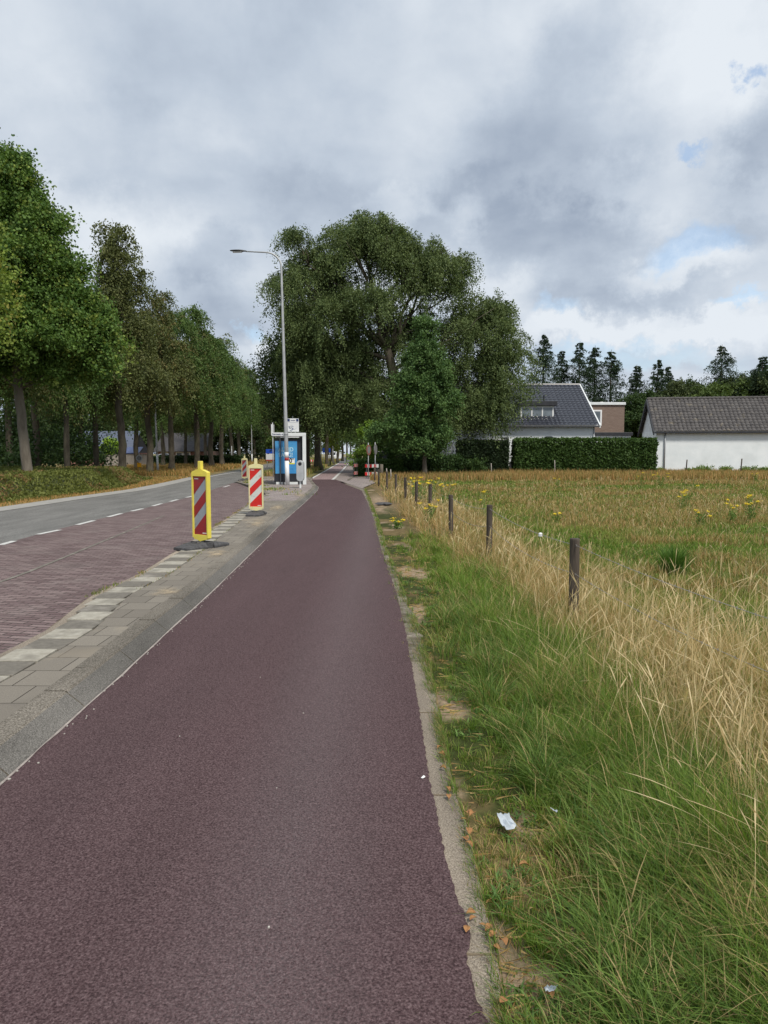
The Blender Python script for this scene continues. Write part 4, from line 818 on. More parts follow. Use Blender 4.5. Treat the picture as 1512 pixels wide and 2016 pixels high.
# woods behind the houses: rounded trees in three kinds
def bushy(seed, c1, c2, h):
    return make_tree('broadleaf_tree', (0, 0, 0), [(0, 0, -.1), (0, 0, 3), (.2, 0, h*.7)], .25, [(0, 0, h*.62, 3.0, 3.0, h*.3), (1.6, 0, h*.5, 2.4, 2.4, h*.26), (-1.7, 0, h*.48, 2.4, 2.4, h*.28), (.2, -1.4, h*.34, 3, 2.6, h*.26), (.4, 0, h*.8, 1.8, 1.8, h*.19)], 2300, 20, .22, c1, c2, .3, (.5, 1.0), seed, 'x', 'tree', 'rounded trees behind the houses', 'bark', .8, .2, None, .35, .6, .3, 2, per=15, bough=1.4, sag=.2)
b1, b2, b3 = bushy(31, (.022, .048, .016), (.07, .115, .034), 9.5), bushy(32, (.040, .072, .018), (.12, .17, .045), 8.8), bushy(33, (.030, .050, .018), (.095, .12, .045), 9.8)
bx = [(b1, 1050, 78, .74), (b2, 1092, 84, .76), (b1, 1130, 88, .74), (b2, 1165, 80, .78), (b2, 1196, 84, .76), (b1, 1228, 86, .82), (b1, 1262, 78, .86), (b1, 1298, 84, .9), (b3, 1332, 82, 1.05), (b1, 1362, 88, 1.08), (b2, 1392, 80, 1.08), (b3, 1428, 84, 1.12), (b2, 1462, 82, 1.12), (b1, 1496, 84, 1.16), (b3, 1530, 80, 1.18), (b1, 1565, 84, 1.15)]
used = set(); od2 = ['1st', '2nd', '3rd', '4th', '5th', '6th', '7th', '8th', '9th', '10th', '11th', '12th', '13th', '14th', '15th', '16th']
for i, (p, px, Yd, s) in enumerate(bx):
    o = p if id(p) not in used else copy_tree(p); used.add(id(p)); o.location = (Q(px, 900, Yd)[0], Yd, 0); o.rotation_euler = (0, 0, i*1.7); o.scale = (s, s, s)
    o['label'] = f'rounded green tree of the wood behind the white houses, {od2[i]} from the left'
# conifers rising behind
def conifer(h, r, seed, label, loc, c1=(.016, .034, .018), c2=(.045, .075, .036)):
    rs = np.random.default_rng(seed); root = empty('conifer_tree', loc, seed*.7, label, 'tree', 'dark conifers on the skyline'); MB().tube([(0, 0, -.1), (0, 0, h*.5), (0, 0, h)], [.22, .14, .02], 7).build('trunk', M['bark'], root, smooth=True)
    P0, Dd, Ln = [], [], []; z = h*.18
    while z < h-.1:
        f = (1-z/h); nb = 7 if f > .12 else 4; gap = rs.random()
        for k in range(nb):
            a = rs.random()*6.28; l = r*(f**.85)*rs.uniform(.3, 1.2)+.15
            for q in (0, .33, .6): P0.append((math.cos(a)*l*q, math.sin(a)*l*q, z+l*q*.12)); Dd.append((math.cos(a+rs.normal(0, .35)), math.sin(a+rs.normal(0, .35)), rs.uniform(-.1, .35))); Ln.append(l*(1-q)*.9+.12)
        z += .20+.22*rs.random()*(1 if f > .15 else .6)
    X, A, B, Cc = sprays(np.array(P0), np.array(Dd), np.array(Ln), .45, 18, .26, c1, c2, .30, .10, .35); leafmesh('crown', X, A, B, Cc, M['leaf'], root)
    mbt = None; return root
con = [(1071, 657, 82, 3.2, 'tall narrow conifer at the left end of the skyline, beside the huge beech'), (1107, 690, 86, 2.7, 'small conifer, second from the left on the skyline'), (1142, 672, 84, 3.3, 'tall conifer left of a close pair above the white house'),
       (1172, 680, 86, 3.0, 'tall conifer right of a close pair above the white house'), (1204, 688, 84, 3.4, 'wide armed conifer above the flat roofed brick building'), (1254, 718, 88, 2.8, 'small conifer above the gap between house and shed'),
       (1296, 708, 86, 2.6, 'conifer with a bent tufted top above the shed ridge end'), (1316, 722, 88, 2.2, 'short conifer close right of the one with the bent top'), (1422, 678, 84, 4.6, 'broad dark conifer above the middle of the shed roof'), (1502, 700, 80, 4.0, 'dark conifer at the right edge of the frame')]
for i, (px, py, Yd, r, lab) in enumerate(con):
    x, z = Q(px, py, Yd); conifer(z, r*1.75, 40+i, lab, (x, Yd, 0))

# ------------------------------------------------------------------ hedges and low plants
def hedge(name, x0, x1, y0, y1, z0, z1, n, ls, c1, c2, label, cat='hedge', rz=0, top=0.0, core=(.012, .022, .010), jit=.06):
    root = empty(name, ((x0+x1)/2, (y0+y1)/2, 0), rz, label, cat); w2, d2 = (x1-x0)/2, (y1-y0)/2
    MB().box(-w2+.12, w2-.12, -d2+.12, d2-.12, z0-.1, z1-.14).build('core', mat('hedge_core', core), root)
    ar = np.array([2*w2*(z1-z0), 2*d2*(z1-z0), 2*d2*(z1-z0), 4*w2*d2, 2*w2*(z1-z0)*.4]); c = rng.choice(5, n, p=ar/ar.sum()); u = rng.uniform(-1, 1, n); v = rng.random(n)
    X = np.where((c == 0) | (c == 4) | (c == 3), u*w2, np.where(c == 1, -w2, w2)); Yy = np.where(c == 0, -d2, np.where(c == 4, d2, np.where(c == 3, (2*v-1)*d2, u*d2))); Z = np.where(c == 3, z1, z0+(z1-z0)*v)
    bump = (fbm(X+x0, Z+Yy, .6, 3)-.5)*.22; X2 = X*(1+bump/w2*.8)+rng.normal(0, jit, n); Y2 = Yy*(1+bump/d2)+rng.normal(0, jit, n); Z2 = Z+np.where(c == 3, bump*.9+np.abs(rng.normal(0, jit*1.2, n)), rng.normal(0, jit*.6, n))
    C = np.stack([X2, Y2, Z2], -1); a = rng.normal(0, 1, (n, 3)); a[:, 2] += .4; a /= np.linalg.norm(a, axis=1, keepdims=True); b = rng.normal(0, 1, (n, 3)); b -= a*(a*b).sum(1, keepdims=True); b /= np.linalg.norm(b, axis=1, keepdims=True); s = ls*rng.uniform(.6, 1.3, (n, 1))
    vv = np.clip(.6*fbm(X2*2, Z2*2+Yy, .8, 8)+.5*rng.random(n)-.05, 0, 1)[:, None]; Cc = np.array(c1)*(1-vv)+np.array(c2)*vv; ok = Z2 > .02
    leafmesh('foliage', C[ok], (a*s*.5)[ok], (b*s*.3)[ok], Cc[ok], M['leaf'], root); return root
x0, z1 = Q(1013, 868, 50); x1, _ = Q(1292, 860, 50)
hedge('clipped_hedge', x0+.12, x1, 50, 51.3, 0, z1+.03, 34000, .17, (.022, .052, .014), (.085, .15, .036), 'long clipped dark green hedge in front of the white house')
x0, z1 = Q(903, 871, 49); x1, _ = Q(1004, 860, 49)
hedge('clipped_hedge', x0, x1-.14, 49, 50.2, 0, z1, 14000, .15, (.010, .022, .010), (.036, .06, .022), 'shorter hedge, coloured very dark for the shade under the huge beech')  # shade of the beech is put into these darker leaf colours
x0, z1 = Q(701, 912, 46.5); x1, _ = Q(790, 905, 46.5)
hedge('low_hedge', x0, x1, 46.2, 47.6, 0, z1+.1, 9000, .15, (.018, .045, .012), (.08, .14, .03), 'low dark hedge behind the red and white barriers')
x0, z1 = Q(786, 905, 47.5); x1, _ = Q(905, 908, 47.5)
hedge('low_hedge', x0, x1, 46.8, 48.2, 0, z1-.1, 11000, .16, (.014, .034, .012), (.06, .11, .03), 'ragged low hedge below the parked white vehicles', jit=.16)
x0, z1 = Q(792, 885, 52); x1, _ = Q(866, 885, 52)
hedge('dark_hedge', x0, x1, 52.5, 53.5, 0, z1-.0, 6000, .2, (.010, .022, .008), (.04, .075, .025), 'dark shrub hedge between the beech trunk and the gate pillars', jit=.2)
x0, _ = Q(285, 905, 88); x1, z1 = Q(480, 903, 88)
hedge('field_hedge', x0, x1, 88, 89.2, 0, z1+.2, 6000, .28, (.014, .03, .01), (.045, .08, .025), 'long low hedge before the brick house across the road')
# low mound of ground cover, left of the road
gp = [(-60, 24), (-14.2, 24)]
def mound():
    root = empty('ground_cover_hedge', (-16, 27, 0), 0, 'broad low mound of clipped ground cover shrubs left of the road', 'hedge'); ys_ = np.linspace(13, 40.5, 60); V = []; Fc = []; nx = 26
    e1 = lambda y: float(fRL(y))-1.55-.8*float(sstep(30, 40, y))
    H = lambda x, y: (.66*float(sstep(0, 1.0, e1(y)-x))*float(sstep(41, 37, y))*(.9+.2*float(fbm(x, y, 1.5, 4))))
    for y in ys_:
        for k in range(nx):
            x = e1(y)-(k/(nx-1))**1.7*16; V.append((x+16, y-27, .04+H(x, y)*.93))
    Fc = [(i*nx+k+1, i*nx+k, (i+1)*nx+k, (i+1)*nx+k+1) for i in range(len(ys_)-1) for k in range(nx-1)]
    meshobj('core', V, Fc, mat('ground_cover_core', (.05, .06, .02)), root, smooth=True)
    n = 90000; y = 13.5+27*rng.random(n)**.9; e = fRL(y)-1.55-.8*sstep(30, 40, y); x = e-rng.random(n)**1.6*15+rng.normal(0, .04, n)
    h = .66*sstep(0, 1.0, e-x)*sstep(41, 37, y)*(.9+.2*fbm(x, y, 1.5, 4)); z = .06+h+np.abs(rng.normal(0, .05, n))
    a = rng.normal(0, 1, (n, 3)); a[:, 2] = np.abs(a[:, 2])+.3; a /= np.linalg.norm(a, axis=1, keepdims=True); b = rng.normal(0, 1, (n, 3)); b -= a*(a*b).sum(1, keepdims=True); b /= np.linalg.norm(b, axis=1, keepdims=True)
    s = .11*rng.uniform(.6, 1.4, (n, 1)); v = (.5*fbm(x, y, .5, 6)+.5*rng.random(n))[:, None]; C = np.array([.060, .085, .018])*(1-v)+np.array([.20, .215, .055])*v
    q = (fbm(x, y, 1.6, 9) > .56)[:, None]; C = np.where(q & (rng.random((n, 1)) < .5), np.array([.21, .14, .06]), C)
    leafmesh('foliage', np.stack([x+16, y-27, z], -1), a*s*.5, b*s*.22, C, M['leaf'], root)
mound()
def shrub(name, px, py, Yd, r, h, c1, c2, label, n=260, ls=.14, zb=0, cat='shrub'):
    x, _ = Q(px, py, Yd); root = empty(name, (x, Yd, 0), 0, label, cat); Ls = [(0, 0, zb+h*.6, r, r, h*.45), (r*.4, 0, zb+h*.35, r*.8, r*.8, h*.35), (-r*.4, 0, zb+h*.35, r*.8, r*.8, h*.35)]
    mb = MB()
    for k in range(5): mb.tube([(0, 0, 0), (math.cos(k*1.3)*r*.3, math.sin(k*1.3)*r*.3, zb+h*.45), (math.cos(k*1.3)*r*.6, math.sin(k*1.3)*r*.6, zb+h*.8)], [.03, .02, .008], 5)
    mb.build('stem', M['bark'], root); Pp, Dd = lobe_points(Ls, n, .4, 8, r*.12, .3); m_ = len(Pp); X, A, B, Cc = sprays(Pp, Dd, rng.uniform(.2, .5, m_)*max(1, r), np.full(m_, .3), 14, ls, c1, c2, .75, .22)
    ok = X[:, 2] > 0; leafmesh('foliage', X[ok], A[ok], B[ok], Cc[ok], M['leaf'], root); return root
shrub('shrub', 215, 885, 84, 1.1, 2.3, (.15, .28, .03), (.34, .47, .06), 'vivid lime green shrub above the grey board fence', 300, .2, .6)
shrub('shrub', 727, 895, 49, .95, 2.9, (.09, .18, .02), (.25, .38, .06), 'bright green sapling beside the round signs', 220, .15, .7)
shrub('shrub', 770, 886, 50, .8, 2.0, (.03, .08, .02), (.11, .19, .04), 'leafy green shrub left of the beech trunk', 180, .15, .6)
shrub('shrub', 712, 900, 47.8, .8, 1.5, (.07, .14, .02), (.2, .30, .05), 'light green shrub topping the low hedge near the driveway', 150, .14, .3)
shrub('shrub', 650, 862, 88, 1.6, 5.0, (.12, .17, .03), (.26, .32, .06), 'yellowish young tree left of the far path', 260, .25, 1.2)
shrub('shrub', 560, 866, 110, 2.2, 6.0, (.05, .09, .02), (.13, .19, .05), 'green shrub far across the road behind the shelter', 240, .3, .4)
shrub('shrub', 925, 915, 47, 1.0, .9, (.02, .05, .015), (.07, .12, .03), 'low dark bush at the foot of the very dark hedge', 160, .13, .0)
def fern(px, Yd, h, label, n=9, c=(.10, .17, .04)):
    x, _ = Q(px, 900, Yd); root = empty('fern', (x, Yd, 0), 0, label, 'fern', 'ferns along the white shed'); P0, Dd = [], []
    for k in range(n): a = rng.random()*6.28; P0.append((0, 0, .05)); Dd.append((math.cos(a)*.55, math.sin(a)*.55, .85))
    X, A, B, Cc = sprays(np.array(P0), np.array(Dd), rng.uniform(.8, 1.2, n)*h, np.full(n, .5), 60, .16, c, (.20, .27, .08), .4, .07, .1); X[:, 2] = np.maximum(X[:, 2], .02)
    leafmesh('frond', X, A, B, Cc, M['leaf'], root)
for px, Yd, h, lab in [(1300, 53, .9, 'fern by the downpipe at the shed corner'), (1362, 52.5, .9, 'fern right of the left thin stake by the shed'), (1388, 52, 1.3, 'largest fern in front of the white shed wall'), (1432, 52, 1.1, 'broad fern left of the right thin stake by the shed'),
                       (1474, 51.5, 1.2, 'fern right of the right thin stake by the shed'), (1505, 51, 1.1, 'fern at the right edge before the shed')]: fern(px, Yd, h, lab, 12)
def tussock(px, py, h, n, label, c1=(.045, .11, .02), c2=(.13, .23, .045)):
    x, y = P(px, py, 0); v = rng.random((n, 1)); r = np.abs(rng.normal(0, .09, n)); a = rng.random(n)*6.28; root = blades('grass_tussock', x+np.cos(a)*r, y+np.sin(a)*r, np.full(n, -.02), rng.uniform(.6, 1.1, n)*h, np.full(n, .007), a, np.abs(rng.normal(.4, .2, n)), np.array(c1)*(1-v)+np.array(c2)*v, 4)
    tag(root, label, 'grass tussock')
tussock(1325, 1128, .42, 700, 'dark green grass tussock in the field right of the nearest post')
# ragwort
def ragwort(px, py, h, nh, label, spread=.12):
    x, y = P(px, py, 0); z = float(gz(x, y)); root = empty('ragwort', (x, y, z), 0, label, 'wildflower', 'yellow ragwort plants'); ms = MB(); P0 = []
    for k in range(nh):
        a = random.random()*6.28; r = spread*random.uniform(.2, 1.3)*(1+h*.3); hh = h*random.uniform(.7, 1.05); e_ = (math.cos(a)*r, math.sin(a)*r, hh); ms.tube([(0, 0, -.02), (e_[0]*.35, e_[1]*.35, hh*.5), e_], [.008, .006, .004], 4)
        mf = MB(); mf.tube([(e_[0]*.96, e_[1]*.96, hh-.03), (e_[0], e_[1], hh-.008)], [.006, .022], 6)
        for _ in range(14):
            p = Vector(e_)+Vector((random.gauss(0, .024), random.gauss(0, .024), random.gauss(0, .008))); q = .011*random.uniform(.7, 1.3)
            mf.add([p+Vector((q*math.cos(t), q*math.sin(t), random.uniform(-.004, .004))) for t in [i*math.pi/3 for i in range(6)]]+[p+Vector((0, 0, .008))], [(i, (i+1) % 6, 6) for i in range(6)])
        mf.build('flower_head', M['petal'], root)
        for _ in range(5): P0.append((e_[0]*.6*random.random(), e_[1]*.6*random.random(), hh*random.uniform(.1, .85)))
    ms.build('stem', M['stem'], root); P0 = np.array(P0); n = len(P0)
    d = rng.normal(0, 1, (n, 3)); d[:, 2] = .4; d /= np.linalg.norm(d, axis=1, keepdims=True); X, A, B, Cc = sprays(P0, d, np.full(n, .13), .3, 7, .05, (.07, .13, .025), (.17, .26, .06), .45, .2); leafmesh('leaves', X, A, B, Cc, M['leaf'], root)
for a in [(828, 990, .85, 12, 'tallest ragwort with many yellow heads behind the distant fence posts', .35), (846, 992, .80, 9, 'ragwort close right of the tallest one by the fence', .3), (815, 985, .62, 5, 'ragwort left of the tallest one by the fence', .2), (873, 1000, .72, 6, 'ragwort in dry grass between two fence posts', .2),
          (846, 1035, .55, 6, 'ragwort in the dry grass before the fourth post', .18), (781, 1040, .22, 5, 'low ragwort in green grass beside the path', .16), (954, 1022, .62, 3, 'lone ragwort just left of the second post', .1), (1300, 957, .62, 7, 'ragwort group far across the field before the hedge end', .3),
          (1262, 955, .6, 3, 'small ragwort left of the far group before the hedge', .15), (1352, 1000, .62, 4, 'ragwort in the brown middle of the field', .2), (1340, 1005, .5, 3, 'sparse ragwort left of the one in the brown middle', .15), (1478, 1030, .62, 7, 'ragwort with a flat bright yellow head at right in the field', .13),
          (1443, 1032, .52, 5, 'duller ragwort left of the bright flat headed one', .15), (1378, 1035, .35, 4, 'low ragwort left of the pair at the right', .15), (1095, 1030, .3, 2, 'tiny ragwort in the field left of the middle', .1), (1488, 948, .6, 3, 'ragwort at the far right below the shed wall', .2), (1100, 962, .5, 3, 'small ragwort far off below the long hedge', .15)]: ragwort(*a)

# ------------------------------------------------------------------ wire fence
fr = empty('wire_fence', (0, 0, 0), 0, 'wire fence on weathered round wooden posts through the dry grass', 'fence')
for i, (x, y, z) in enumerate(posts):
    r = .042 if i != 3 else .04; lx, ly = random.uniform(-.02, .02), random.uniform(-.03, .03); zb = -.2; mb = MB()
    mb.tube([(x-lx*.5, y, zb), (x-lx*.2, y, .2), (x+lx*.2, y, z-.02), (x+lx*.25, y, z-.004), (x+lx*.25, y, z)], [r*1.02, r*1.04, r, r, r*.93], 14); mb.build('post', M['post'], fr, smooth=True)
for lev in (.055, .30):
    pts = []
    for (a, b) in zip(posts[:-1], posts[1:]):
        for k in range(8):
            t = k/8; pts.append((a[0]+(b[0]-a[0])*t+.0, a[1]+(b[1]-a[1])*t-.044, a[2]-lev+(b[2]-a[2])*t-.05*4*t*(1-t)*(1 if lev < .2 else 1.6)))
    mb = MB(); mb.tube(pts, .0019, 5)
    q = MB()
    # twisted second strand and barbs
    for (a, b) in zip(pts[:24], pts[1:25]):
        A, B = Vector(a), Vector(b); n_ = max(1, int((B-A).length/.12))
        for k in range(n_):
            p = A.lerp(B, k/n_); mb.tube([p+Vector((-.003, 0, -.010)), p+Vector((.004, .002, .010))], .0013, 4); mb.tube([p+Vector((.006, 0, -.008)), p+Vector((-.006, -.004, .008))], .0013, 4)
    mb.build('wire', M['wire'], fr)
pA_, pB_ = posts[1], posts[2]; t = .30
MB().tube([(pA_[0]+(pB_[0]-pA_[0])*t, pA_[1]+(pB_[1]-pA_[1])*t-.05, pA_[2]+(pB_[2]-pA_[2])*t-.10+dz) for dz in (-.022, -.014, .014, .022)], [.008, .02, .02, .008], 10).build('insulator', M['white'], fr)
# thick old post by the barriers and thin stakes
x, z = Q(751, 914, 43); o = MB().tube([(x, 43, -.1), (x, 43, z-.02), (x, 43, z)], [.115, .105, .09], 12).build('wooden_post', M['bark_pale'], smooth=True); tag(o, 'thick grey wooden post right of the red and white barrier', 'post')
for px, py, Yd, lab in [(761, 922, 41, 'thin grey stake just right of the thick post'), (769, 924, 39, 'second thin grey stake right of the thick post'), (967, 912, 46, 'thin stake before the very dark hedge'), (1092, 906, 47, 'tall thin dry stake before the long hedge')]:
    x, z = Q(px, py, Yd); o = MB().tube([(x, Yd, -.1), (x+.02, Yd, z*.5), (x, Yd, z)], [.03, .03, .027], 8).build('stake', M['fencewood'], smooth=True); tag(o, lab, 'stake')
for px, py, lab in [(1351, 905, 'left dark thin stake before the shed wall'), (1459, 903, 'right dark thin stake before the shed wall')]:
    x, z = Q(px, py, 51); o = MB().tube([(x, 51, -.1), (x+.03, 51, z*.5), (x+.06, 51, z)], [.05, .045, .045], 8).build('stake', M['post'], smooth=True); tag(o, lab, 'stake', 'dark stakes before the shed')

# ------------------------------------------------------------------ beacons
def beacon(loc, rz, pale, label, flip=False):
    my = M['yellow_pale'] if pale else M['yellow']; mr = M['refl_red2'] if pale == 1 else M['refl_red']; mg = M['refl_white'] if pale == 1 else M['refl_grey']
    rt = empty('barrier_beacon', loc, rz, label, 'beacon', 'red and white striped barrier beacons'); zb = .10; w_, h_ = .165, 1.02
    f = MB(); f.box(-w_, -w_+.026, -.035, .035, zb+.05, zb+h_); f.box(w_-.026, w_, -.035, .035, zb+.05, zb+h_)
    f.prism([(-w_+.026, zb+.03), (-.05, zb+.012), (0, zb-.006), (.05, zb+.012), (w_-.026, zb+.03), (w_-.026, zb+.095), (-w_+.026, zb+.095)], -.033, .033)
    f.prism([(-w_, zb+h_), (-w_+.026, zb+h_), (-w_+.026, zb+h_-.055), (w_-.026, zb+h_-.055), (w_-.026, zb+h_), (w_, zb+h_), (w_-.01, zb+h_+.012), (.055, zb+h_+.045), (-.055, zb+h_+.045), (-w_+.01, zb+h_+.012)], -.0345, .0345)
    f.box(-.05, -.02, -.0375, -.0345, zb+h_-.028, zb+h_-.018); f.box(.02, .05, -.0375, -.0345, zb+h_-.028, zb+h_-.018)
    f.build('frame', my, rt, bevel=.004)
    MB().box(-.034, .034, -.028, .028, zb+h_+.045, zb+h_+.17, top=(.003, .003)).build('lamp_socket', my, rt, bevel=.006)
    x0, x1, z0, z1 = -w_+.026, w_-.026, zb+.095, zb+h_-.055
    MB().box(x0, x1, -.014, .014, z0, z1).build('panel', mg, rt)
    def clip(poly, ax, v, keep):
        out = []
        for i in range(len(poly)):
            a, b = poly[i], poly[(i+1) % len(poly)]; ia, ib = (a[ax]-v)*keep >= 0, (b[ax]-v)*keep >= 0
            if ia: out.append(a)
            if ia != ib: t = (v-a[ax])/(b[ax]-a[ax]); out.append((a[0]+(b[0]-a[0])*t, a[1]+(b[1]-a[1])*t))
        return out
    sw = x1-x0; H = (z1-z0); st = MB(); p_ = H/ (5-1+.9)
    # stripes rise to the right: red, light, red, light, red
    for k in (0, 2, 4):
        zt = z1-(k-1)*p_*.98-.0; za = zt; zb2 = zt-p_*.98
        po = [(x0, za-sw*1.0+ .0), (x1, za), (x1, zb2), (x0, zb2-sw*1.0)]
        if k == 0: po = [(x0, z1+1), (x1, z1+1), (x1, zb2), (x0, zb2-sw)]
        if k == 4: po = [(x0, za-sw), (x1, za), (x1, z0-1), (x0, z0-1)]
        for ax, v, kp in ((1, z0, 1), (1, z1, -1), (0, x0, 1), (0, x1, -1)): po = clip(po, ax, v, kp)
        if len(po) >= 3: st.prism(po[::-1], -.0165, -.0140-.0002); st.prism([(q[0], q[1]) for q in po], .0142, .0165)
    st.build('red_stripe', mr, rt)
    mb = MB(); mb.box(x0+.02, x0+.105, -.018, -.0168, z1-.045, z1-.028); mb.box(x1-.105, x1-.02, -.018, -.0168, z0+.018, z0+.034); mb.build('maker_mark', M['mark_pale'], rt)
    ft = MB()
    for sy in (-1, 1):
        vs = []; 
        pr = [(-.20, 0), (.20, 0), (.20, .035), (.155, .095), (-.155, .095), (-.20, .035)]
        y0, y1 = (.07*sy, .42*sy) if sy > 0 else (-.42, -.07)
        a, b = ([1.0, .72] if sy > 0 else [.72, 1.0])
        n = len(pr); vs = [(p[0]*a, y0, p[1]*(.45 if (sy < 0 and p[1] > .05) else 1)) for p in pr]+[(p[0]*b, y1, p[1]*(.45 if (sy > 0 and p[1] > .05) else 1)) for p in pr]
        ft.add(vs, [tuple(range(n)), tuple(range(2*n-1, n-1, -1))]+[((i+1) % n, i, i+n, (i+1) % n+n) for i in range(n)])
    ft.box(-.16, -.07, -.075, .075, .0, .085); ft.box(.07, .16, -.075, .075, .0, .085); ft.box(-.068, .068, -.05, .05, .01, .098)
    ft.build('rubber_foot', M['rubber'], rt, bevel=.006)
    hd = MB(); hd.tube([(-.06, -.16, .096), (-.04, -.16, .106), (.04, -.16, .106), (.06, -.16, .096)], .008, 6); hd.build('handle', M['black'], rt)
    return rt
p = P(398, 1078, ZP); beacon((p[0], p[1], ZP), R(-33), 0, 'nearest red and grey striped beacon in a bright yellow frame, turned aside')
p = P(505, 1014, ZP); beacon((p[0], p[1], ZP), R(-4), 1, 'middle beacon with bright red and white stripes in a faded cream frame')
p = P(482, 946, ZP); beacon((p[0], p[1], ZP), R(-22), 2, 'farthest and smallest striped beacon on the tip of the paved island')

# ------------------------------------------------------------------ street lamps
def lamp(loc, H, arm, lean, label, band=False, rz=0, r0=.095, thin=1):
    rt = empty('street_lamp', loc, rz, label, 'street lamp'); rt.rotation_euler = (0, lean, rz); nb = 10; bend = .7
    pts = [(0, 0, 0), (0, 0, 2.2), (0, 0, 5), (0, 0, H-bend)]; rad = [r0, r0*.92, r0*.72, r0*.48]
    for k in range(1, nb+1):
        a = math.pi/2*k/nb; pts.append((-bend+bend*math.cos(a), 0, H-bend+bend*math.sin(a)*.9)); rad.append(r0*.46-.012*k/nb)
    pts.append((-arm+.62, 0, H-.02)); rad.append(.026)
    MB().tube(pts, rad, 14).build('pole', M['galv'], rt, smooth=True)
    hd = MB(); L0 = -arm+.66; n = 9; rows = []
    for i, (t, wd, th) in enumerate([(0, .03, .028), (.1, .05, .04), (.25, .11, .05), (.45, .135, .055), (.7, .13, .045), (.9, .10, .03), (1, .05, .012)]):
        x = L0-t*.72; rows.append([(x, wd*math.cos(q)*1.0, H-.01+t*.035+th*math.sin(q)*(1 if math.sin(q) > 0 else .5)) for q in [2*math.pi*k/12 for k in range(12)]])
    vs = [v for r in rows for v in r]; fs = [(i*12+k, i*12+(k+1) % 12, (i+1)*12+(k+1) % 12, (i+1)*12+k) for i in range(6) for k in range(12)]+[tuple(range(11, -1, -1)), tuple(range(72, 84))]
    hd.add(vs, fs); hd.build('lamp_head', M['darkgrey'], rt, smooth=True)
    MB().box(L0-.60, L0-.2, -.08, .08, H-.048, H-.030).build('lens', M['signwhite'], rt)
    if band:
        MB().tube([(0, 0, .02), (0, 0, 1.08)], [r0*1.03, r0*.99], 16).build('white_sleeve', M['polewhite'], rt, smooth=True)
        MB().tube([(0, 0, 1.085), (0, 0, 1.215)], [r0*1.02, r0*1.015], 16).build('red_band', M['red'], rt, smooth=True)
        MB().tube([(0, 0, 1.22), (0, 0, 1.46)], [r0*1.0, r0*.985], 16).build('white_sleeve', M['polewhite'], rt, smooth=True)
        MB().tube([(0, 0, 2.25), (0, 0, 2.29)], [r0*1.06, r0*1.06], 12).build('clamp', M['galv'], rt, smooth=True)
    else:
        MB().tube([(0, 0, .02), (0, 0, 1.4)], [r0*1.04, r0*1.0], 12).build('white_sleeve', M['polewhite'], rt, smooth=True)
    return rt
p = P(566, 955, ZP); lamp((p[0], p[1], ZP), 10.2, 2.15, R(-1.0), 'tall grey street lamp with a red band, in front of the bus shelter', True); LP = p
p = P(311, 930, .05); lamp((p[0], p[1], .05), 10.2, 2.1, R(1.0), 'thin street lamp rising into the trees across the road', False, math.pi, .08)
p = (Q(496, 900, 104)[0], 104); lamp((p[0], p[1], .05), 10.2, 2.1, 0, 'distant thin street lamp behind the beacons', False, math.pi, .08)
# slender poles
def pole(name, px, ptop, Yd, r, m, label, zb=0.0, lean=0):
    x, z = Q(px, ptop, Yd); o = MB().tube([(0, 0, 0), (0, 0, z-zb)], [r, r*.85], 8).build(name, m, smooth=True); o.location = (x, Yd, zb); o.rotation_euler = (0, lean, 0); return tag(o, label, 'pole')
pole('pole', 632, 838, 84, .07, mat('pale_wood_pole', (.42, .42, .28), (.5, .5, .36), 4, .7), 'pale yellowish pole in the verge right of the shelter', .03, R(-.6))
pole('pole', 655, 864, 96, .05, M['galv'], 'thin grey pole left of the far path', .03)
pole('pole', 456, 878, 92, .06, M['galv'], 'thin grey post in the dry grass among the beech trunks', .03)
# sign post left of the shelter
x, z = Q(536, 832, 42); rt = empty('sign_post', (x+.02, 42, ZP), 0, 'thin grey post with a narrow edge-on sign left of the shelter', 'sign'); MB().tube([(0, 0, 0), (0, 0, z-ZP)], .028, 8).build('pole', M['galv'], rt, smooth=True)
MB().box(-.05, .05, -.30, .30, 2.45, 3.10).build('sign_plate', M['signwhite'], rt, bevel=.01)
# street name plate clamped on the lamp
x0, z0 = Q(535.5, 851.5, LP[1]-.02); x1, z1 = Q(557, 858.5, LP[1]-.02)
rt = empty('street_name_sign', (x0, LP[1]-.02, z1), 0, 'small white street name sign clamped to the tall grey lamp', 'sign')
MB().box(0, x1-x0+.02, -.012, .012, 0, z0-z1).build('sign_plate', M['signwhite'], rt, bevel=.004); text('lettering', 'Gennesia w', .125, M['navy'], rt, ((x1-x0)/2+.005, -.0145, (z0-z1)/2), sx=.84, bold=.002)
MB().box(x1-x0+.02, x1-x0+.10, -.03, .03, .03, .06).box(x1-x0+.02, x1-x0+.10, -.03, .03, .10, .13).build('bracket', M['galv'], rt)

# ------------------------------------------------------------------ bus shelter
YS = 32.0; s = YS/F; xl, zt = Q(538.5, 852, YS); xr, _ = Q(602, 852, YS)
rt = empty('bus_shelter', (xl, YS, ZP), R(7), 'white framed bus shelter with a blue advertising panel at its near end', 'bus shelter'); Wd = xr-xl; H = zt-ZP; DL = 3.6
f = MB(); f.box(-.02, Wd, 0, .14, H-.15, H); f.box(Wd-.165, Wd-.002, .002, .138, 0, H-.15)
f.build('front_frame', M['white_metal'], rt, bevel=.012)
f = MB(); f.box(-.02, Wd, DL-.14, DL, H-.15, H); f.box(Wd-.165, Wd-.002, DL-.138, DL-.002, 0, H-.15); f.build('rear_frame', M['white_metal'], rt, bevel=.012)
MB().box(0, Wd-.02, .14, DL-.14, H-.11, H-.03).build('roof', M['darkgrey'], rt, bevel=.01)
MB().box(Wd-.10, Wd-.085, .14, DL-.14, .25, H-.16).build('back_panel', M['glass'], rt)
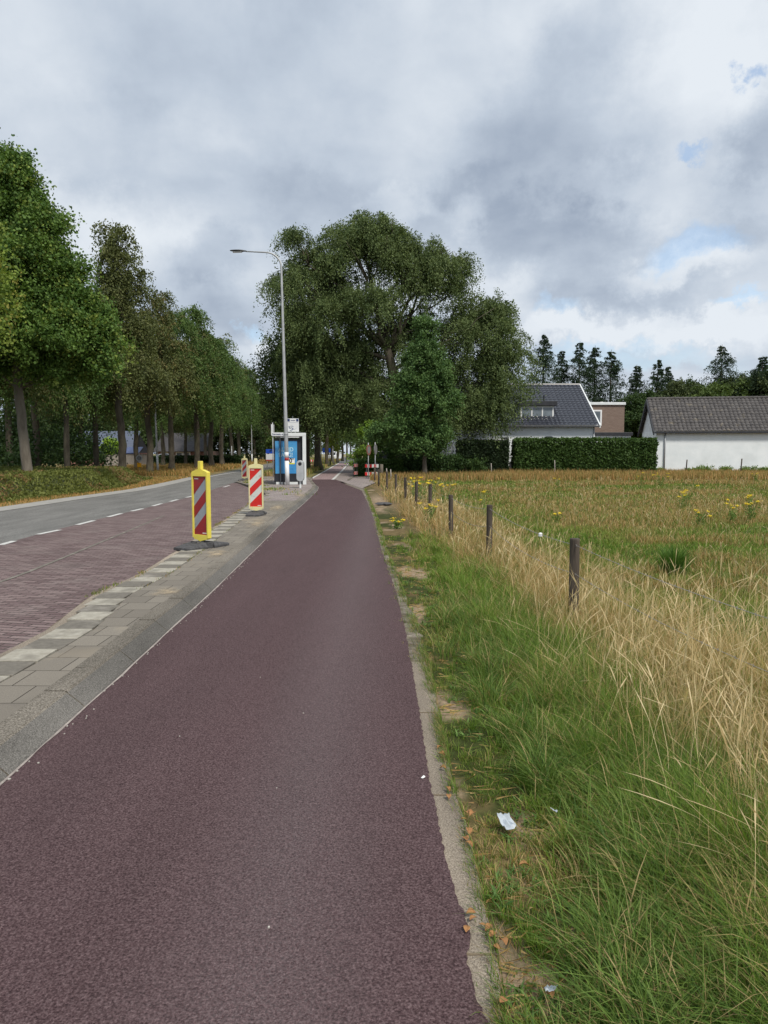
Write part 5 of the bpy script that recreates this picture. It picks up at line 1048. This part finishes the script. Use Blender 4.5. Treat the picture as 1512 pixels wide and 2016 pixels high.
MB().box(Wd-.125, Wd-.06, .14, DL-.14, .16, .25).build('panel_rail', M['darkgrey'], rt)
MB().box(Wd-.60, Wd-.15, .9, 2.9, .44, .48).build('bench', M['darkgrey'], rt, bevel=.01)
MB().box(.30, Wd-.30, .02, .05, H-.21, H-.17).build('ceiling_lamp', M['signwhite'], rt)
pn = MB(); pn.box(.0, .0+1.10, .16, .34, .12, H-.24).build('advert_case', M['black'], rt, bevel=.02)
MB().box(1.10, Wd-.17, .20, .30, .0, H-.2).build('case_side', M['black'], rt)
x0, zz1 = Q(541.3, 868, YS); x1, zz0 = Q(585, 932.5, YS); x0 -= xl; x1 -= xl; zz1 -= ZP; zz0 -= ZP
ps = MB().box(x0, x1, .150, .158, zz0, zz1).build('poster', M['poster'], rt)
pw = x1-x0; cx = (x0+x1)/2
text('lettering', 'ALTIJD', .26, M['poster_txt'], ps, (cx-.01, .147, zz0+(zz1-zz0)*.735), sx=.86, bold=.006, ext=.001); text('lettering', 'LAAG!', .26, M['poster_txt'], ps, (cx-.02, .147, zz0+(zz1-zz0)*.57), sx=.86, bold=.006, ext=.001)
MB().tube([(cx+.13, .1485, zz0+.80), (cx+.13, .1465, zz0+.80)], .085, 16).build('round_dot', mat('deep_blue', (.01, .14, .38)), ps)
lx, lz = x0+pw*.61, zz0+.42
MB().box(lx, lx+.27, .1455, .1485, lz, lz+.27).build('price_label', M['white'], ps); MB().box(lx, lx+.27, .1435, .1455, lz, lz+.055).build('label_strip', M['yellowflat'], ps)
text('price', '0', .27, M['ink'] if False else M['black'], ps, (lx+.085, .143, lz+.15), bold=.008, ext=.001); text('price', '99', .13, M['black'], ps, (lx+.19, .143, lz+.20), bold=.004, ext=.001)
MB().box(lx+.02, lx+.24, .1435, .1455, lz+.262, lz+.275).build('label_rule', M['black'], ps); MB().box(lx-.05, lx+.22, .1475, .1495, zz0+.20, zz0+.208).build('poster_rule', M['navy'], ps)
MB().box(.08, .38, .17, .33, .0, .12).box(.46, 1.06, .17, .33, .0, .12).build('foot', M['white_metal'], rt, bevel=.01)
MB().box(.26, .31, .04, .10, 0, H-.15).build('front_post', M['darkgrey'], rt)
# route panel above the roof
x0, z1 = Q(565.5, 824, YS+.3); x1, z0 = Q(588.5, 850.5, YS+.3)
rt = empty('stop_panel', (x0, YS+.3, z0), 0, 'white route panel with navy corners standing on the shelter roof', 'sign'); w_, h_ = x1-x0, z0-z1; h_ = -h_
MB().box(0, w_, -.03, .03, 0, h_).build('panel', M['signwhite'], rt, bevel=.02)
MB().box(.015, .115, -.034, -.031, h_-.135, h_-.015).box(w_-.115, w_-.015, -.034, -.031, h_-.135, h_-.015).box(.16, w_-.16, -.034, -.031, h_-.10, h_-.075).build('corner_mark', M['navy'], rt)
mm = MB(); rs = random.Random(4)
for k in range(13):
    x, z = rs.uniform(.08, w_-.08), rs.uniform(.07, h_-.26); pts = [(x, -.0325, z)]
    for _ in range(4): x = min(w_-.04, max(.04, x+rs.uniform(-.06, .06))); z = min(h_-.2, max(.04, z+rs.uniform(-.055, .055))); pts.append((x, -.0325, z))
    mm.tube(pts, .0045, 4)
for k in range(9): x = .06+k*.048; mm.box(x, x+.03, -.033, -.031, h_-.185, h_-.17)
mm.build('route_map', M['ink'], rt); MB().box(w_*.3, w_*.36, -.02, .02, -.10, 0).box(w_*.66, w_*.72, -.02, .02, -.10, 0).build('bracket', M['galv'], rt)
# litter bin
p = P(591.5, 961, ZP); rt = empty('litter_bin', (p[0], p[1], ZP), 0, 'tall rounded grey litter bin with round hole, on a short post by the shelter', 'litter bin')
def pill(w, z0, z1, n=12): r = w/2; return [(r*math.cos(a), z1-r+r*math.sin(a)) for a in [math.pi*k/n for k in range(n+1)]]+[(r*math.cos(a), z0+r+r*math.sin(a)) for a in [math.pi+math.pi*k/n for k in range(n+1)]]
MB().prism(pill(.30, .27, 1.13)[::-1], -.12, .12).build('body', M['stump'], rt, bevel=.02)
MB().prism(pill(.30, .27, 1.13)[::-1], .125, .16).build('back_plate', M['darkgrey'], rt)
a = MB().tube([(0, -.121, .985), (0, -.128, .985)], [.073, .070], 20).build('opening', M['black'], rt)
MB().box(-.035, .035, -.03, .03, 0, .30).build('post', M['white_metal'], rt, bevel=.006)

# ------------------------------------------------------------------ barriers and signs by the drive
def barrier(px, pyb, Wb, rz, label, grp='red and white road barriers'):
    p = P(px, pyb, 0); rt = empty('road_barrier', (p[0], p[1], 0), rz, label, 'barrier', grp)
    for z0 in (.18, .66):
        MB().box(-Wb/2, Wb/2, -.015, .015, z0, z0+.20).build('rail', M['refl_white'], rt, bevel=.004); mb = MB(); k = 0
        x = -Wb/2
        while x < Wb/2-.05: mb.box(x+.0, min(x+.14, Wb/2), -.018, .018, z0+.004, z0+.196); x += .27
        mb.build('red_block', M['refl_red2'], rt)
    for sx in (-1, 1): MB().box(sx*(Wb/2-.10)-.02, sx*(Wb/2-.10)+.02, .019, .05, .03, .95).build('upright', M['darkgrey'], rt); MB().box(sx*(Wb/2-.10)-.1, sx*(Wb/2-.10)+.1, -.2, .26, .0, .03).build('foot', M['rubber'], rt)
barrier(732, 942, .82, 0, 'red and white barrier facing the path behind two sign poles'); barrier(701, 940, .9, R(78), 'barrier seen nearly edge-on at the driveway edge'); barrier(611, 921, .7, R(30), 'small red and white barrier behind the shelter in the verge')
def roundsign(px, py, pyb, Yd, r, rz, face, label, back=None, pole_dx=.0):
    x, z = Q(px, py, Yd); rt = empty('round_sign', (x, Yd, 0), rz, label, 'sign'); MB().tube([(pole_dx, .03, 0), (pole_dx, .03, z+r+.12)], .027, 8).build('pole', M['galv'], rt, smooth=True)
    MB().tube([(0, -.012, z), (0, .012, z)], r, 28).build('disc', face, rt); MB().tube([(0, -.016, z), (0, -.0125, z)], r*.68, 28).build('disc_centre', M['sign_back'], rt); return rt
roundsign(726, 886, 942, 42.2, .31, R(66), M['brown_back'], 'left round sign turned away, on a tilted pole above the barrier'); roundsign(739.5, 885, 942, 42.6, .31, R(74), M['sign_back'], 'right round grey backed sign above the barrier')
rt = roundsign(274, 902, 930, 52, .235, 0, M['stump'], 'grey back of a small round sign over an orange box, across the road'); x, z = Q(274, 915.5, 52)
MB().box(-.14, .14, -.08, .02, z-.16, z+.16).build('orange_box', M['orange'], rt, bevel=.01); MB().box(-.012, .012, -.03, -.015, Q(274, 902, 52)[1]-.2, Q(274, 902, 52)[1]+.2).build('rib', M['galv'], rt)
def bigsign(px0, px1, py0, py1, Yd, label, white=True):
    x0, z1 = Q(px0, py0, Yd); x1, z0 = Q(px1, py1, Yd); rt = empty('information_sign', (x0, Yd, 0), 0, label, 'sign'); w_ = x1-x0; hm = z1-(z1-z0)*(.42 if white else 1)
    MB().box(0, w_, -.02, .02, hm, z1).build('blue_panel', M['blue'], rt, bevel=.01)
    if white: MB().box(0, w_, -.02, .02, z0, hm-.004).build('white_panel', M['signwhite'], rt); MB().box(0, w_, -.022, .022, z0-.12, z0).build('red_strip', M['red'], rt)
    for t in (.12, .88): MB().tube([(w_*t, .05, 0), (w_*t, .05, z1)], .035, 8).build('post', M['white_metal'], rt, smooth=True)
bigsign(523.5, 541, 884.5, 905, 74, 'blue topped white information sign left of the shelter'); bigsign(635, 650.5, 882.5, 891, 92, 'blue sign on white posts far along the road right of the shelter', False)

# ------------------------------------------------------------------ buildings
def tileroof(name, W, Dp, z0, z1, m, parent, x0, y0, y1, pitchx=.30, rows=18, amp=.035, nx=None):
    "pantile slope from (y0,z0) up to (y1,z1): waves across, a step at each course"
    nx = nx or int(W/pitchx*6)+1; V = []; Fc = []; ny = rows*2+1
    L_ = math.hypot(y1-y0, z1-z0); nrm = Vector((0, -(z1-z0), (y1-y0))).normalized()*(1 if y1 > y0 else -1)
    if nrm.z < 0: nrm = -nrm
    for j in range(ny):
        r = j//2; t = min(1, (r+(0 if j % 2 == 0 else .98))/rows) if j < ny-1 else 1.0; lift = (.03 if j % 2 == 0 else 0)
        for i in range(nx):
            x = x0+W*i/(nx-1); wv = amp*abs(math.sin(math.pi*(x-x0)/pitchx))**.7; h = wv+lift
            V.append((x, y0+(y1-y0)*t+nrm.y*h, z0+(z1-z0)*t+nrm.z*h))
    for j in range(ny-1):
        for i in range(nx-1): q = j*nx+i; Fc.append((q, q+1, q+nx+1, q+nx) if y1 > y0 else (q+1, q, q+nx, q+nx+1))
    return meshobj(name, V, Fc, m, parent, smooth=False)
def window(parent, x0, x1, z0, z1, y, panes=1, fr=.07, m='frame'):
    f = MB(); f.box(x0, x1, y-.05, y+.03, z1-fr, z1); f.box(x0, x1, y-.05, y+.03, z0, z0+fr); n = panes; w_ = (x1-x0-fr)/n
    for k in range(n+1): f.box(x0+k*w_, x0+k*w_+fr, y-.049, y+.029, z0+fr, z1-fr)
    wi = f.build('window', M[m], parent)
    for k in range(n): MB().box(x0+k*w_+fr, x0+(k+1)*w_, y-.012, y+.012, z0+fr, z1-fr).build('pane', M['glass'], wi)
    return wi
# white house
YH = 55.0; HX0 = Q(912, 900, YH)[0]; HX1 = 16.2; EZ = 3.72; RY, RZ = YH+5.6, 7.25
hs_ = empty('white_house', (HX0, YH, 0), 0, 'white rendered house with dark glazed tile roof and dormer', 'house'); W = HX1-HX0
mb = MB(); mb.box(0, W, 0, 11.2, 0, EZ); mb.build('wall', M['wallwhite'], hs_)
MB().prismx([(0, EZ), (11.2, EZ), (5.6, RZ-.15)], .02, W-.02).build('gable', M['wallwhite'], hs_)
rf = tileroof('roof', W+.45, 0, EZ-.12, RZ, M['roof_blue'], hs_, -.15, -.35, 5.6, .34, 18, .085)
tileroof('rear_roof', W+.45, 0, EZ-.12, RZ, M['roof_blue'], hs_, -.15, 11.5, 5.6, .30, 14, .05, 60)
MB().tube([(-.15, 5.6, RZ+.04), (W+.3, 5.6, RZ+.04)], .11, 8).build('ridge', M['roof_blue'], rf)
dy, dz = 5.95, RZ-EZ+.12
MB().add([(W+.24, -.38, EZ-.26), (W+.34, -.38, EZ-.26), (W+.34, 5.6, RZ-.10), (W+.24, 5.6, RZ-.10), (W+.24, -.38, EZ-.02), (W+.34, -.38, EZ-.02), (W+.34, 5.6, RZ+.12), (W+.24, 5.6, RZ+.12)], [(0, 1, 2, 3), (7, 6, 5, 4), (0, 4, 5, 1), (1, 5, 6, 2), (3, 2, 6, 7), (0, 3, 7, 4)]).build('verge_board', M['white_metal'], hs_)
MB().box(-.15, W+.24, -.52, -.36, EZ-.20, EZ-.08).build('gutter', M['darkgrey'], hs_, bevel=.02)
MB().tube([(W-.08, -.09, 0), (W-.08, -.09, EZ-.2)], .05, 8).build('downpipe', M['stump'], hs_, smooth=True)
# dormer
YD = .9; d0, dzt = Q(1024, 799, YH+YD); d1, dzb = Q(1090, 825, YH+YD); d0 -= HX0; d1 -= HX0; zt2 = Q(1024, 790, YH+YD)[1]
dm = MB().box(d0, d1, YD, 4.6, dzb-.12, dzt).build('dormer', M['white_metal'], hs_); window(dm, d0+.04, d1-.04, dzb, dzt-.04, YD-.03, 3, .09)
MB().box(d0-.15, d1+.2, YD-.3, 4.9, dzt+.003, zt2).build('dormer_roof', M['trimdark'], dm, bevel=.01)
MB().box(d0-.1, d1+.05, YD-.12, YD-.001, dzb-.22, dzb-.123).build('sill', M['stump'], dm)
MB().add([(d1+.003, YD-.7, EZ+.2), (d1+.06, YD-.7, EZ+.2), (d1+.06, 3.3, 5.75), (d1+.003, 3.3, 5.75), (d1+.003, YD-.7, EZ+.27), (d1+.06, YD-.7, EZ+.27), (d1+.06, 3.3, 5.84), (d1+.003, 3.3, 5.84)], [(0, 1, 2, 3), (7, 6, 5, 4), (0, 4, 5, 1), (1, 5, 6, 2), (3, 2, 6, 7), (0, 3, 7, 4)]).build('flashing', M['stump'], hs_)
x0 = Q(940, 865, YH)[0]-HX0; window(hs_, x0, x0+2.2, 1.5, 2.6, -.02, 2, .08)
x0 = Q(989, 865, YH)[0]-HX0; MB().box(x0-.1, x0+.5, -.05, .0-.003, .1, 2.75).build('door', M['trimdark'], hs_)
x0 = Q(1070, 862, YH)[0]-HX0; MB().prism([(x0, 2.1), (x0, 2.72), (x0+.2, 2.82), (x0+.62, 2.82), (x0+.85, 2.72), (x0+.85, 2.1)][::-1], -.03, -.003).build('window', M['black'], hs_)
x0 = Q(1004, 900, YH)[0]-HX0; MB().box(x0-.02, x0+2.2, -.06, -.003, 0, .9).build('plinth', M['trimdark'], hs_)
MB().tube([(d1-.5, 2.2, 5.2), (d1-.5, 2.2, 6.1)], .06, 8).build('vent_pipe', M['black'], hs_)
# low link between house and shed
x0, z1 = Q(1173, 851, 59.5); x1, _ = Q(1244, 851, 59.5); z0 = Q(1173, 858, 59.5)[1]
lk = empty('low_annex', (x0, 59.5, 0), 0, 'low white annex with flat dark roof between house and shed', 'annex'); MB().box(0, x1-x0, .2, 4, 0, z0).build('wall', M['wallwhite'], lk); MB().box(-.1, x1-x0+.1, 0, 4.2, z0+.003, z1).build('flat_roof', M['trimdark'], lk, bevel=.02)
# flat roofed brick house behind
YB = 67; x0, z1 = Q(1158, 792, YB); x1, _ = Q(1230, 792, YB)
bh = empty('brick_building', (x0, YB, 0), 0, 'flat roofed brown brick building behind the white house', 'building'); MB().box(0, x1-x0, 0, 7, 0, z1-.25).build('wall', M['brick_old'], bh); MB().box(-.15, x1-x0+.06, -.15, 7.15, z1-.247, z1).build('fascia', M['white_metal'], bh, bevel=.02)
xw0, wz1 = Q(1162, 807, YB); xw1, wz0 = Q(1184, 838, YB); window(bh, xw0-x0, xw1-x0, wz0, wz1, -.02, 1, .14)
MB().tube([(x1-x0-2.5, 3, z1), (x1-x0-1.2, 3, z1+.22), (x1-x0-.4, 3, z1)], .05, 6).build('roof_railing', M['galv'], bh)
# white shed
SX, SY = Q(1291, 900, 54)[0], 54.0; sh = empty('white_shed', (SX, SY, 0), R(-9), 'long white shed with weathered brown tile roof', 'shed'); SW, SE, SR, SD = 13.5, 3.22, 5.75, 5.4
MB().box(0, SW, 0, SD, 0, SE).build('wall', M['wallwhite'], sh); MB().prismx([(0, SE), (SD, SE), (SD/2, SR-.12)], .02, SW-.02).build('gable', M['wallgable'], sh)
sr = tileroof('roof', SW+.4, 0, SE-.08, SR, M['roof_brown'], sh, -.22, -.25, SD/2, .30, 12, .075); tileroof('rear_roof', SW+.4, 0, SE-.08, SR, M['roof_brown'], sh, -.22, SD+.25, SD/2, .27, 10, .04, 50)
mb = MB(); x = -.22
while x < SW+.1: mb.tube([(x, SD/2, SR+.05), (x+.33, SD/2, SR+.075)], [.11, .12], 8); x += .34
mb.build('ridge', M['roof_brown'], sr)
mb = MB()
for ya, yb_ in ((-.28, SD/2), (SD+.28, SD/2)):
    a0, a1 = (ya, SE-.12), (yb_, SR+.0); mb.add([(-.30, a0[0], a0[1]-.22), (-.22, a0[0], a0[1]-.22), (-.22, a1[0], a1[1]-.22), (-.30, a1[0], a1[1]-.22), (-.30, a0[0], a0[1]+.06), (-.22, a0[0], a0[1]+.06), (-.22, a1[0], a1[1]+.06), (-.30, a1[0], a1[1]+.06)], [(0, 1, 2, 3), (7, 6, 5, 4), (0, 4, 5, 1), (1, 5, 6, 2), (3, 2, 6, 7), (0, 3, 7, 4)])
mb.build('barge_board', M['trimdark'], sh); MB().box(-.2, SW+.2, -.37, -.27, SE-.22, SE-.06).build('gutter', M['trimdark'], sh, bevel=.015)
MB().tube([(.62, -.08, 0), (.62, -.08, 2.2), (.62, -.08, SE-.2)], .055, 8).build('downpipe', M['stump'], sh, smooth=True)
# gate pillars
for px0, px1, pt, lab in [(867.5, 875.5, 861, 'left white square gate pillar under the beech'), (884.5, 893, 872, 'right white square gate pillar under the beech')]:
    x0, z1 = Q(px0, pt, 50.5); x1, _ = Q(px1, pt, 50.5); o = MB().box(x0, x1, 50.5, 50.5+(x1-x0), 0, z1).box(x0-.04, x1+.04, 50.46, 50.54+(x1-x0), z1, z1+.08).build('gate_pillar', M['wallwhite'], bevel=.01); tag(o, lab, 'pillar', 'white gate pillars')
# houses across the road
YL = 86; x0, z1 = Q(196, 848, YL); x1, z0 = Q(252, 892, YL)
hl_ = empty('slate_house', (x0-4, YL, 0), 0, 'house with steep blue grey slate roof seen between the trunks', 'house'); w_ = x1-x0+4
MB().box(0, w_, .3, 8, 0, z0).build('wall', M['brick_red'], hl_); MB().prismx([(.3, z0), (8, z0), (4.2, z1-.1)], .02, w_-.02).build('gable', M['trimdark'], hl_)
MB().add([(-.2, -.1, z0-.1), (w_+.2, -.1, z0-.1), (w_+.2, 4.2, z1), (-.2, 4.2, z1), (-.2, -.1, z0), (w_+.2, -.1, z0), (w_+.2, 4.2, z1+.1), (-.2, 4.2, z1+.1)], [(3, 2, 1, 0), (4, 5, 6, 7), (0, 1, 5, 4), (1, 2, 6, 5), (2, 3, 7, 6), (3, 0, 4, 7)]).build('roof', M['slate'], hl_)
xs0, zs = Q(203, 875, YL+1.2); MB().box(xs0-x0+4, xs0-x0+4.35, 1.15, 1.25, zs-.18, zs+.15).box(xs0-x0+4.42, xs0-x0+4.75, 1.15, 1.25, zs-.18, zs+.15).build('skylight', M['white'], hl_)
x0, z1 = Q(244, 881, 82); x1, z0 = Q(271.5, 893, 82); o = empty('garden_shed', (x0, 82, 0), 0, 'small shed with a smooth dark blue roof beside the slate roofed house', 'shed'); MB().box(0, x1-x0, .5, 3, 0, z0).build('wall', M['brick_old'], o)
MB().add([(-.1, 0, z0), (x1-x0+.1, 0, z0), (x1-x0+.1, 1.6, z1), (-.1, 1.6, z1), (-.1, 0, z0+.08), (x1-x0+.1, 0, z0+.08), (x1-x0+.1, 1.6, z1+.08), (-.1, 1.6, z1+.08)], [(3, 2, 1, 0), (4, 5, 6, 7), (0, 1, 5, 4), (1, 2, 6, 5), (2, 3, 7, 6), (3, 0, 4, 7)]).build('roof', mat('blue_roof', (.06, .085, .19), (.09, .12, .24), 2, .4), o)
x0, z1 = Q(205, 895, 80); x1, _ = Q(292, 895, 80); o = empty('board_fence', (x0, 80, 0), 0, 'grey wooden board fence in front of the slate roofed house', 'fence'); mb = MB(); x = 0
while x < x1-x0: mb.box(x, x+.13, 0, .03, 0, z1-.05); x += .145
mb.build('boards', M['fencewood'], o); MB().box(0, x1-x0, -.03, .06, z1-.047, z1).build('cap_rail', M['fencewood'], o)
YR = 102; x0, z1 = Q(304, 852, YR); x1, z0 = Q(402, 888, YR)
o = empty('brick_house', (x0, YR, 0), 0, 'low red brick house with big grey roof behind the field hedge', 'house'); w_ = x1-x0; MB().box(0, w_, .3, 9, 0, z0).build('wall', M['brick_red'], o)
MB().add([(-.2, -.2, z0-.1), (w_+.2, -.2, z0-.1), (w_+.2, 4.6, z1), (-.2, 4.6, z1), (-.2, -.2, z0), (w_+.2, -.2, z0), (w_+.2, 4.6, z1+.1), (-.2, 4.6, z1+.1)], [(3, 2, 1, 0), (4, 5, 6, 7), (0, 1, 5, 4), (1, 2, 6, 5), (2, 3, 7, 6), (3, 0, 4, 7)]).build('roof', mat('grey_tile_roof', (.04, .038, .042), (.07, .066, .07), 2, .7), o)
for px in (316, 345, 360): xx = Q(px, 890, YR)[0]-x0; window(o, xx, xx+1.0, .8, 1.75, .27, 1, .14)

# ------------------------------------------------------------------ vehicles
def car(loc, rz, Lc, Hc, label, van=False):
    rt = empty('parked_car' if not van else 'parked_van', loc, rz, label, 'car' if not van else 'van'); w2 = .88 if not van else .98; L2 = Lc/2
    if van: prof = [(-L2, .3), (-L2, .95), (-L2+.25, 1.1), (-L2+.75, Hc-.15), (-L2+1.1, Hc), (L2-.12, Hc), (L2, Hc-.2), (L2, .3)]
    else: prof = [(-L2, .3), (-L2-.02, .62), (-L2+.12, .78), (-L2+1.05, .92), (-L2+1.75, Hc-.08), (-L2+2.2, Hc), (L2-1.2, Hc-.03), (L2-.45, .98), (L2-.05, .9), (L2, .55), (L2-.03, .3)]
    n = len(prof); vs = []
    for sy, k in ((-1, 1), (-.94, 1), (.94, 1), (1, 1)):
        for (x, z) in prof: vs.append((x, sy*w2*(1-.16*max(0, (z-.9)/(Hc-.9)) if z > .9 else 1), z))
    fs = [tuple(range(n-1, -1, -1)), tuple(range(3*n, 4*n))]+[(j*n+i, j*n+(i+1) % n, (j+1)*n+(i+1) % n, (j+1)*n+i) for j in range(3) for i in range(n)]
    MB().add(vs, fs).build('body', M['carwhite'], rt, bevel=.03)
    if van: gl = [(-L2+.42, 1.18), (-L2+.86, Hc-.28), (-L2+1.5, Hc-.28), (-L2+1.5, 1.18)]
    else: gl = [(-L2+1.25, .95), (-L2+1.85, Hc-.13), (-L2+2.3, Hc-.07), (L2-1.25, Hc-.10), (L2-.7, .98)]
    for sy in (-1, 1):
        vs = [(x, sy*(w2*(1-.16*(z-.9)/(Hc-.9))+.006), z) for x, z in gl]; MB().add(vs, [tuple(range(len(gl))) if sy > 0 else tuple(range(len(gl)-1, -1, -1))]).build('side_window', M['carglass'], rt)
    zz0, zz1 = (1.12, Hc-.17) if van else (.97, Hc-.11); xa = -L2+.27 if van else -L2+1.08; xb = -L2+.72 if van else -L2+1.68
    MB().add([(xa-.01, -w2*.82, zz0), (xa-.01, w2*.82, zz0), (xb-.02, w2*.74, zz1), (xb-.02, -w2*.74, zz1)], [(0, 1, 2, 3)]).build('windscreen', M['carglass'], rt)
    for sx in (-1, 1):
        for sy in (-1, 1):
            wv = MB().tube([(sx*Lc*.31, sy*(w2-.2), .31), (sx*Lc*.31, sy*(w2+.012), .31)], .31, 20).build('wheel', M['tyre'], rt); MB().tube([(sx*Lc*.31, sy*(w2+.013), .31), (sx*Lc*.31, sy*(w2+.02), .31)], .19, 14).build('rim', M['galv'], wv)
    for sy in (-1, 1): MB().box(-L2-.03, -L2+.1, sy*.62-.14, sy*.62+.14, .60, .72).build('headlight', M['signwhite'], rt, bevel=.02)
    return rt
car((Q(798, 900, 58)[0], 58, 0), R(8), 4.2, 1.42, 'white car parked behind the beech trunk'); car((Q(838, 900, 66)[0], 66, 0), R(4), 5.2, 2.35, 'tall white van behind the slim oak, only its roof showing', True)
car((Q(322, 900, 94)[0], 94, 0), R(0), 4.2, 1.5, 'small pale car in front of the brick house'); car((Q(661, 893, 170)[0], 170, 0), R(70), 4.6, 2.0, 'distant white van on the far road', True)
car((Q(746, 893, 64)[0], 64, 0), R(0), 4.4, 1.75, 'grey white car behind the round signs')

# ------------------------------------------------------------------ small things on the ground
def leafthing(px, py, L_, i):
    x, y = P(px, py, .006); k = random.random; a = k()*6.28; n = 7; V = []; Fc = []; cv = random.uniform(.2, .5)
    for j in range(n):
        t = j/(n-1); wd = L_*.33*math.sin(math.pi*min(1, t*1.05+.02))**.8+.001
        for q in (-1, -.5, 0, .5, 1): V.append(((t-.5)*L_, q*wd, abs(q)**1.5*wd*cv*1.6+math.sin(t*3.1)*L_*cv*.35+.002))
    for j in range(n-1):
        for q in range(4): b = j*5+q; Fc.append((b, b+1, b+6, b+5))
    o = meshobj('fallen_leaf', V, Fc, M['dryleaf'], smooth=True); sol = o.modifiers.new('thick', 'SOLIDIFY'); sol.thickness = .0012
    z = .012 if x < float(fER(y)) else .03; o.location = (x, y, z); o.rotation_euler = (random.uniform(-.3, .3), random.uniform(-.3, .3), a); return tag(o, 'curled brown dry leaf lying at the edge of the grass beside the path', 'leaf', 'fallen brown leaves')
for i, (a, b) in enumerate([(500, 225), (510, 270), (520, 350), (545, 475), (553, 520), (640, 655), (665, 640), (690, 650), (670, 725), (655, 770), (672, 805), (1000, 960), (660, 1310), (685, 1215), (700, 1250), (755, 1290), (790, 1305), (815, 1345), (875, 1425), (835, 1420), (880, 1780), (1365, 1385), (1165, 1725)]):
    leafthing(700+a/3.02, 1400+b/3.02, random.uniform(.022, .042), i)
def scrap(px, py, sx, sy, label, m, z=.03, up=.03, seed=1):
    x, y = P(px, py, 0); rs = np.random.default_rng(seed); n = 7; V = []
    for i in range(n):
        for j in range(n): u, v = i/(n-1)-.5, j/(n-1)-.5; V.append((u*sx*(1+.09*rs.normal()), v*sy*(1+.09*rs.normal()), abs(rs.normal())*up*.22+up*max(0, u+.2+v*.4)))
    o = meshobj('litter_scrap', V, [(i*n+j, (i+1)*n+j, (i+1)*n+j+1, i*n+j+1) for i in range(n-1) for j in range(n-1)], m); s_ = o.modifiers.new('thick', 'SOLIDIFY'); s_.thickness = .0008; o.location = (x, y, z); o.rotation_euler = (0, 0, seed); return tag(o, label, 'litter')
scrap(999, 1636, .065, .06, 'crumpled whitish plastic scrap on the bare soil patch', M['plastic'], .02, .045, 2); scrap(1083, 1985, .030, .026, 'small white scrap in the grass near the bottom edge', M['plastic'], .05, .02, 5)
scrap(833, 1534, .018, .012, 'tiny white scrap on the red path near its right edge', M['white'], .008, .006, 7); scrap(1090, 1640, .025, .012, 'tiny pale blue scrap in the green grass', M['plastic'], .09, .012, 9)
x, y = P(755, 993, 0); o = MB().box(-.24, .24, -.16, .16, 0, .05, top=(.08, .06)).box(-.1, .12, -.3, -.17, 0, .03).build('rubber_block', M['rubber'], bevel=.01); o.location = (x, y, .01); o.rotation_euler = (0, 0, .5); tag(o, 'flat black rubber block lying on the bare soil beside the path', 'rubber block')
mb = MB()
a, b = P(684, 946, 0), P(694, 940, 0); mb.box(a[0], a[0]+.12, a[1]-.2, b[1], 0, .06); mb.box(a[0]+.122, a[0]+1.1, b[1]-.12, b[1], 0, .06); tag(mb.build('drive_kerb', M['kerb']), kind='structure')
rs = random.Random(9); vs = [];
mbp = MB()
for k in range(6):
    px, py = rs.uniform(350, 700), rs.uniform(1000, 1900); x, y = P(px, py, 0)
    if float(fPL(y))+.05 < x < float(fPR(y))-.05: mbp.box(x, x+rs.uniform(.003, .008), y, y+rs.uniform(.003, .008), .0062, .0062+.004)
for k in range(150):
    y = rs.uniform(2, 14); x = float(fPL(y))+abs(rs.gauss(.02, .03)); mbp.box(x, x+rs.uniform(.003, .009), y, y+rs.uniform(.003, .012), .0062, .011)
tag(mbp.build('grit', M['pebble']), 'specks of pale grit on the path', kind='stuff')
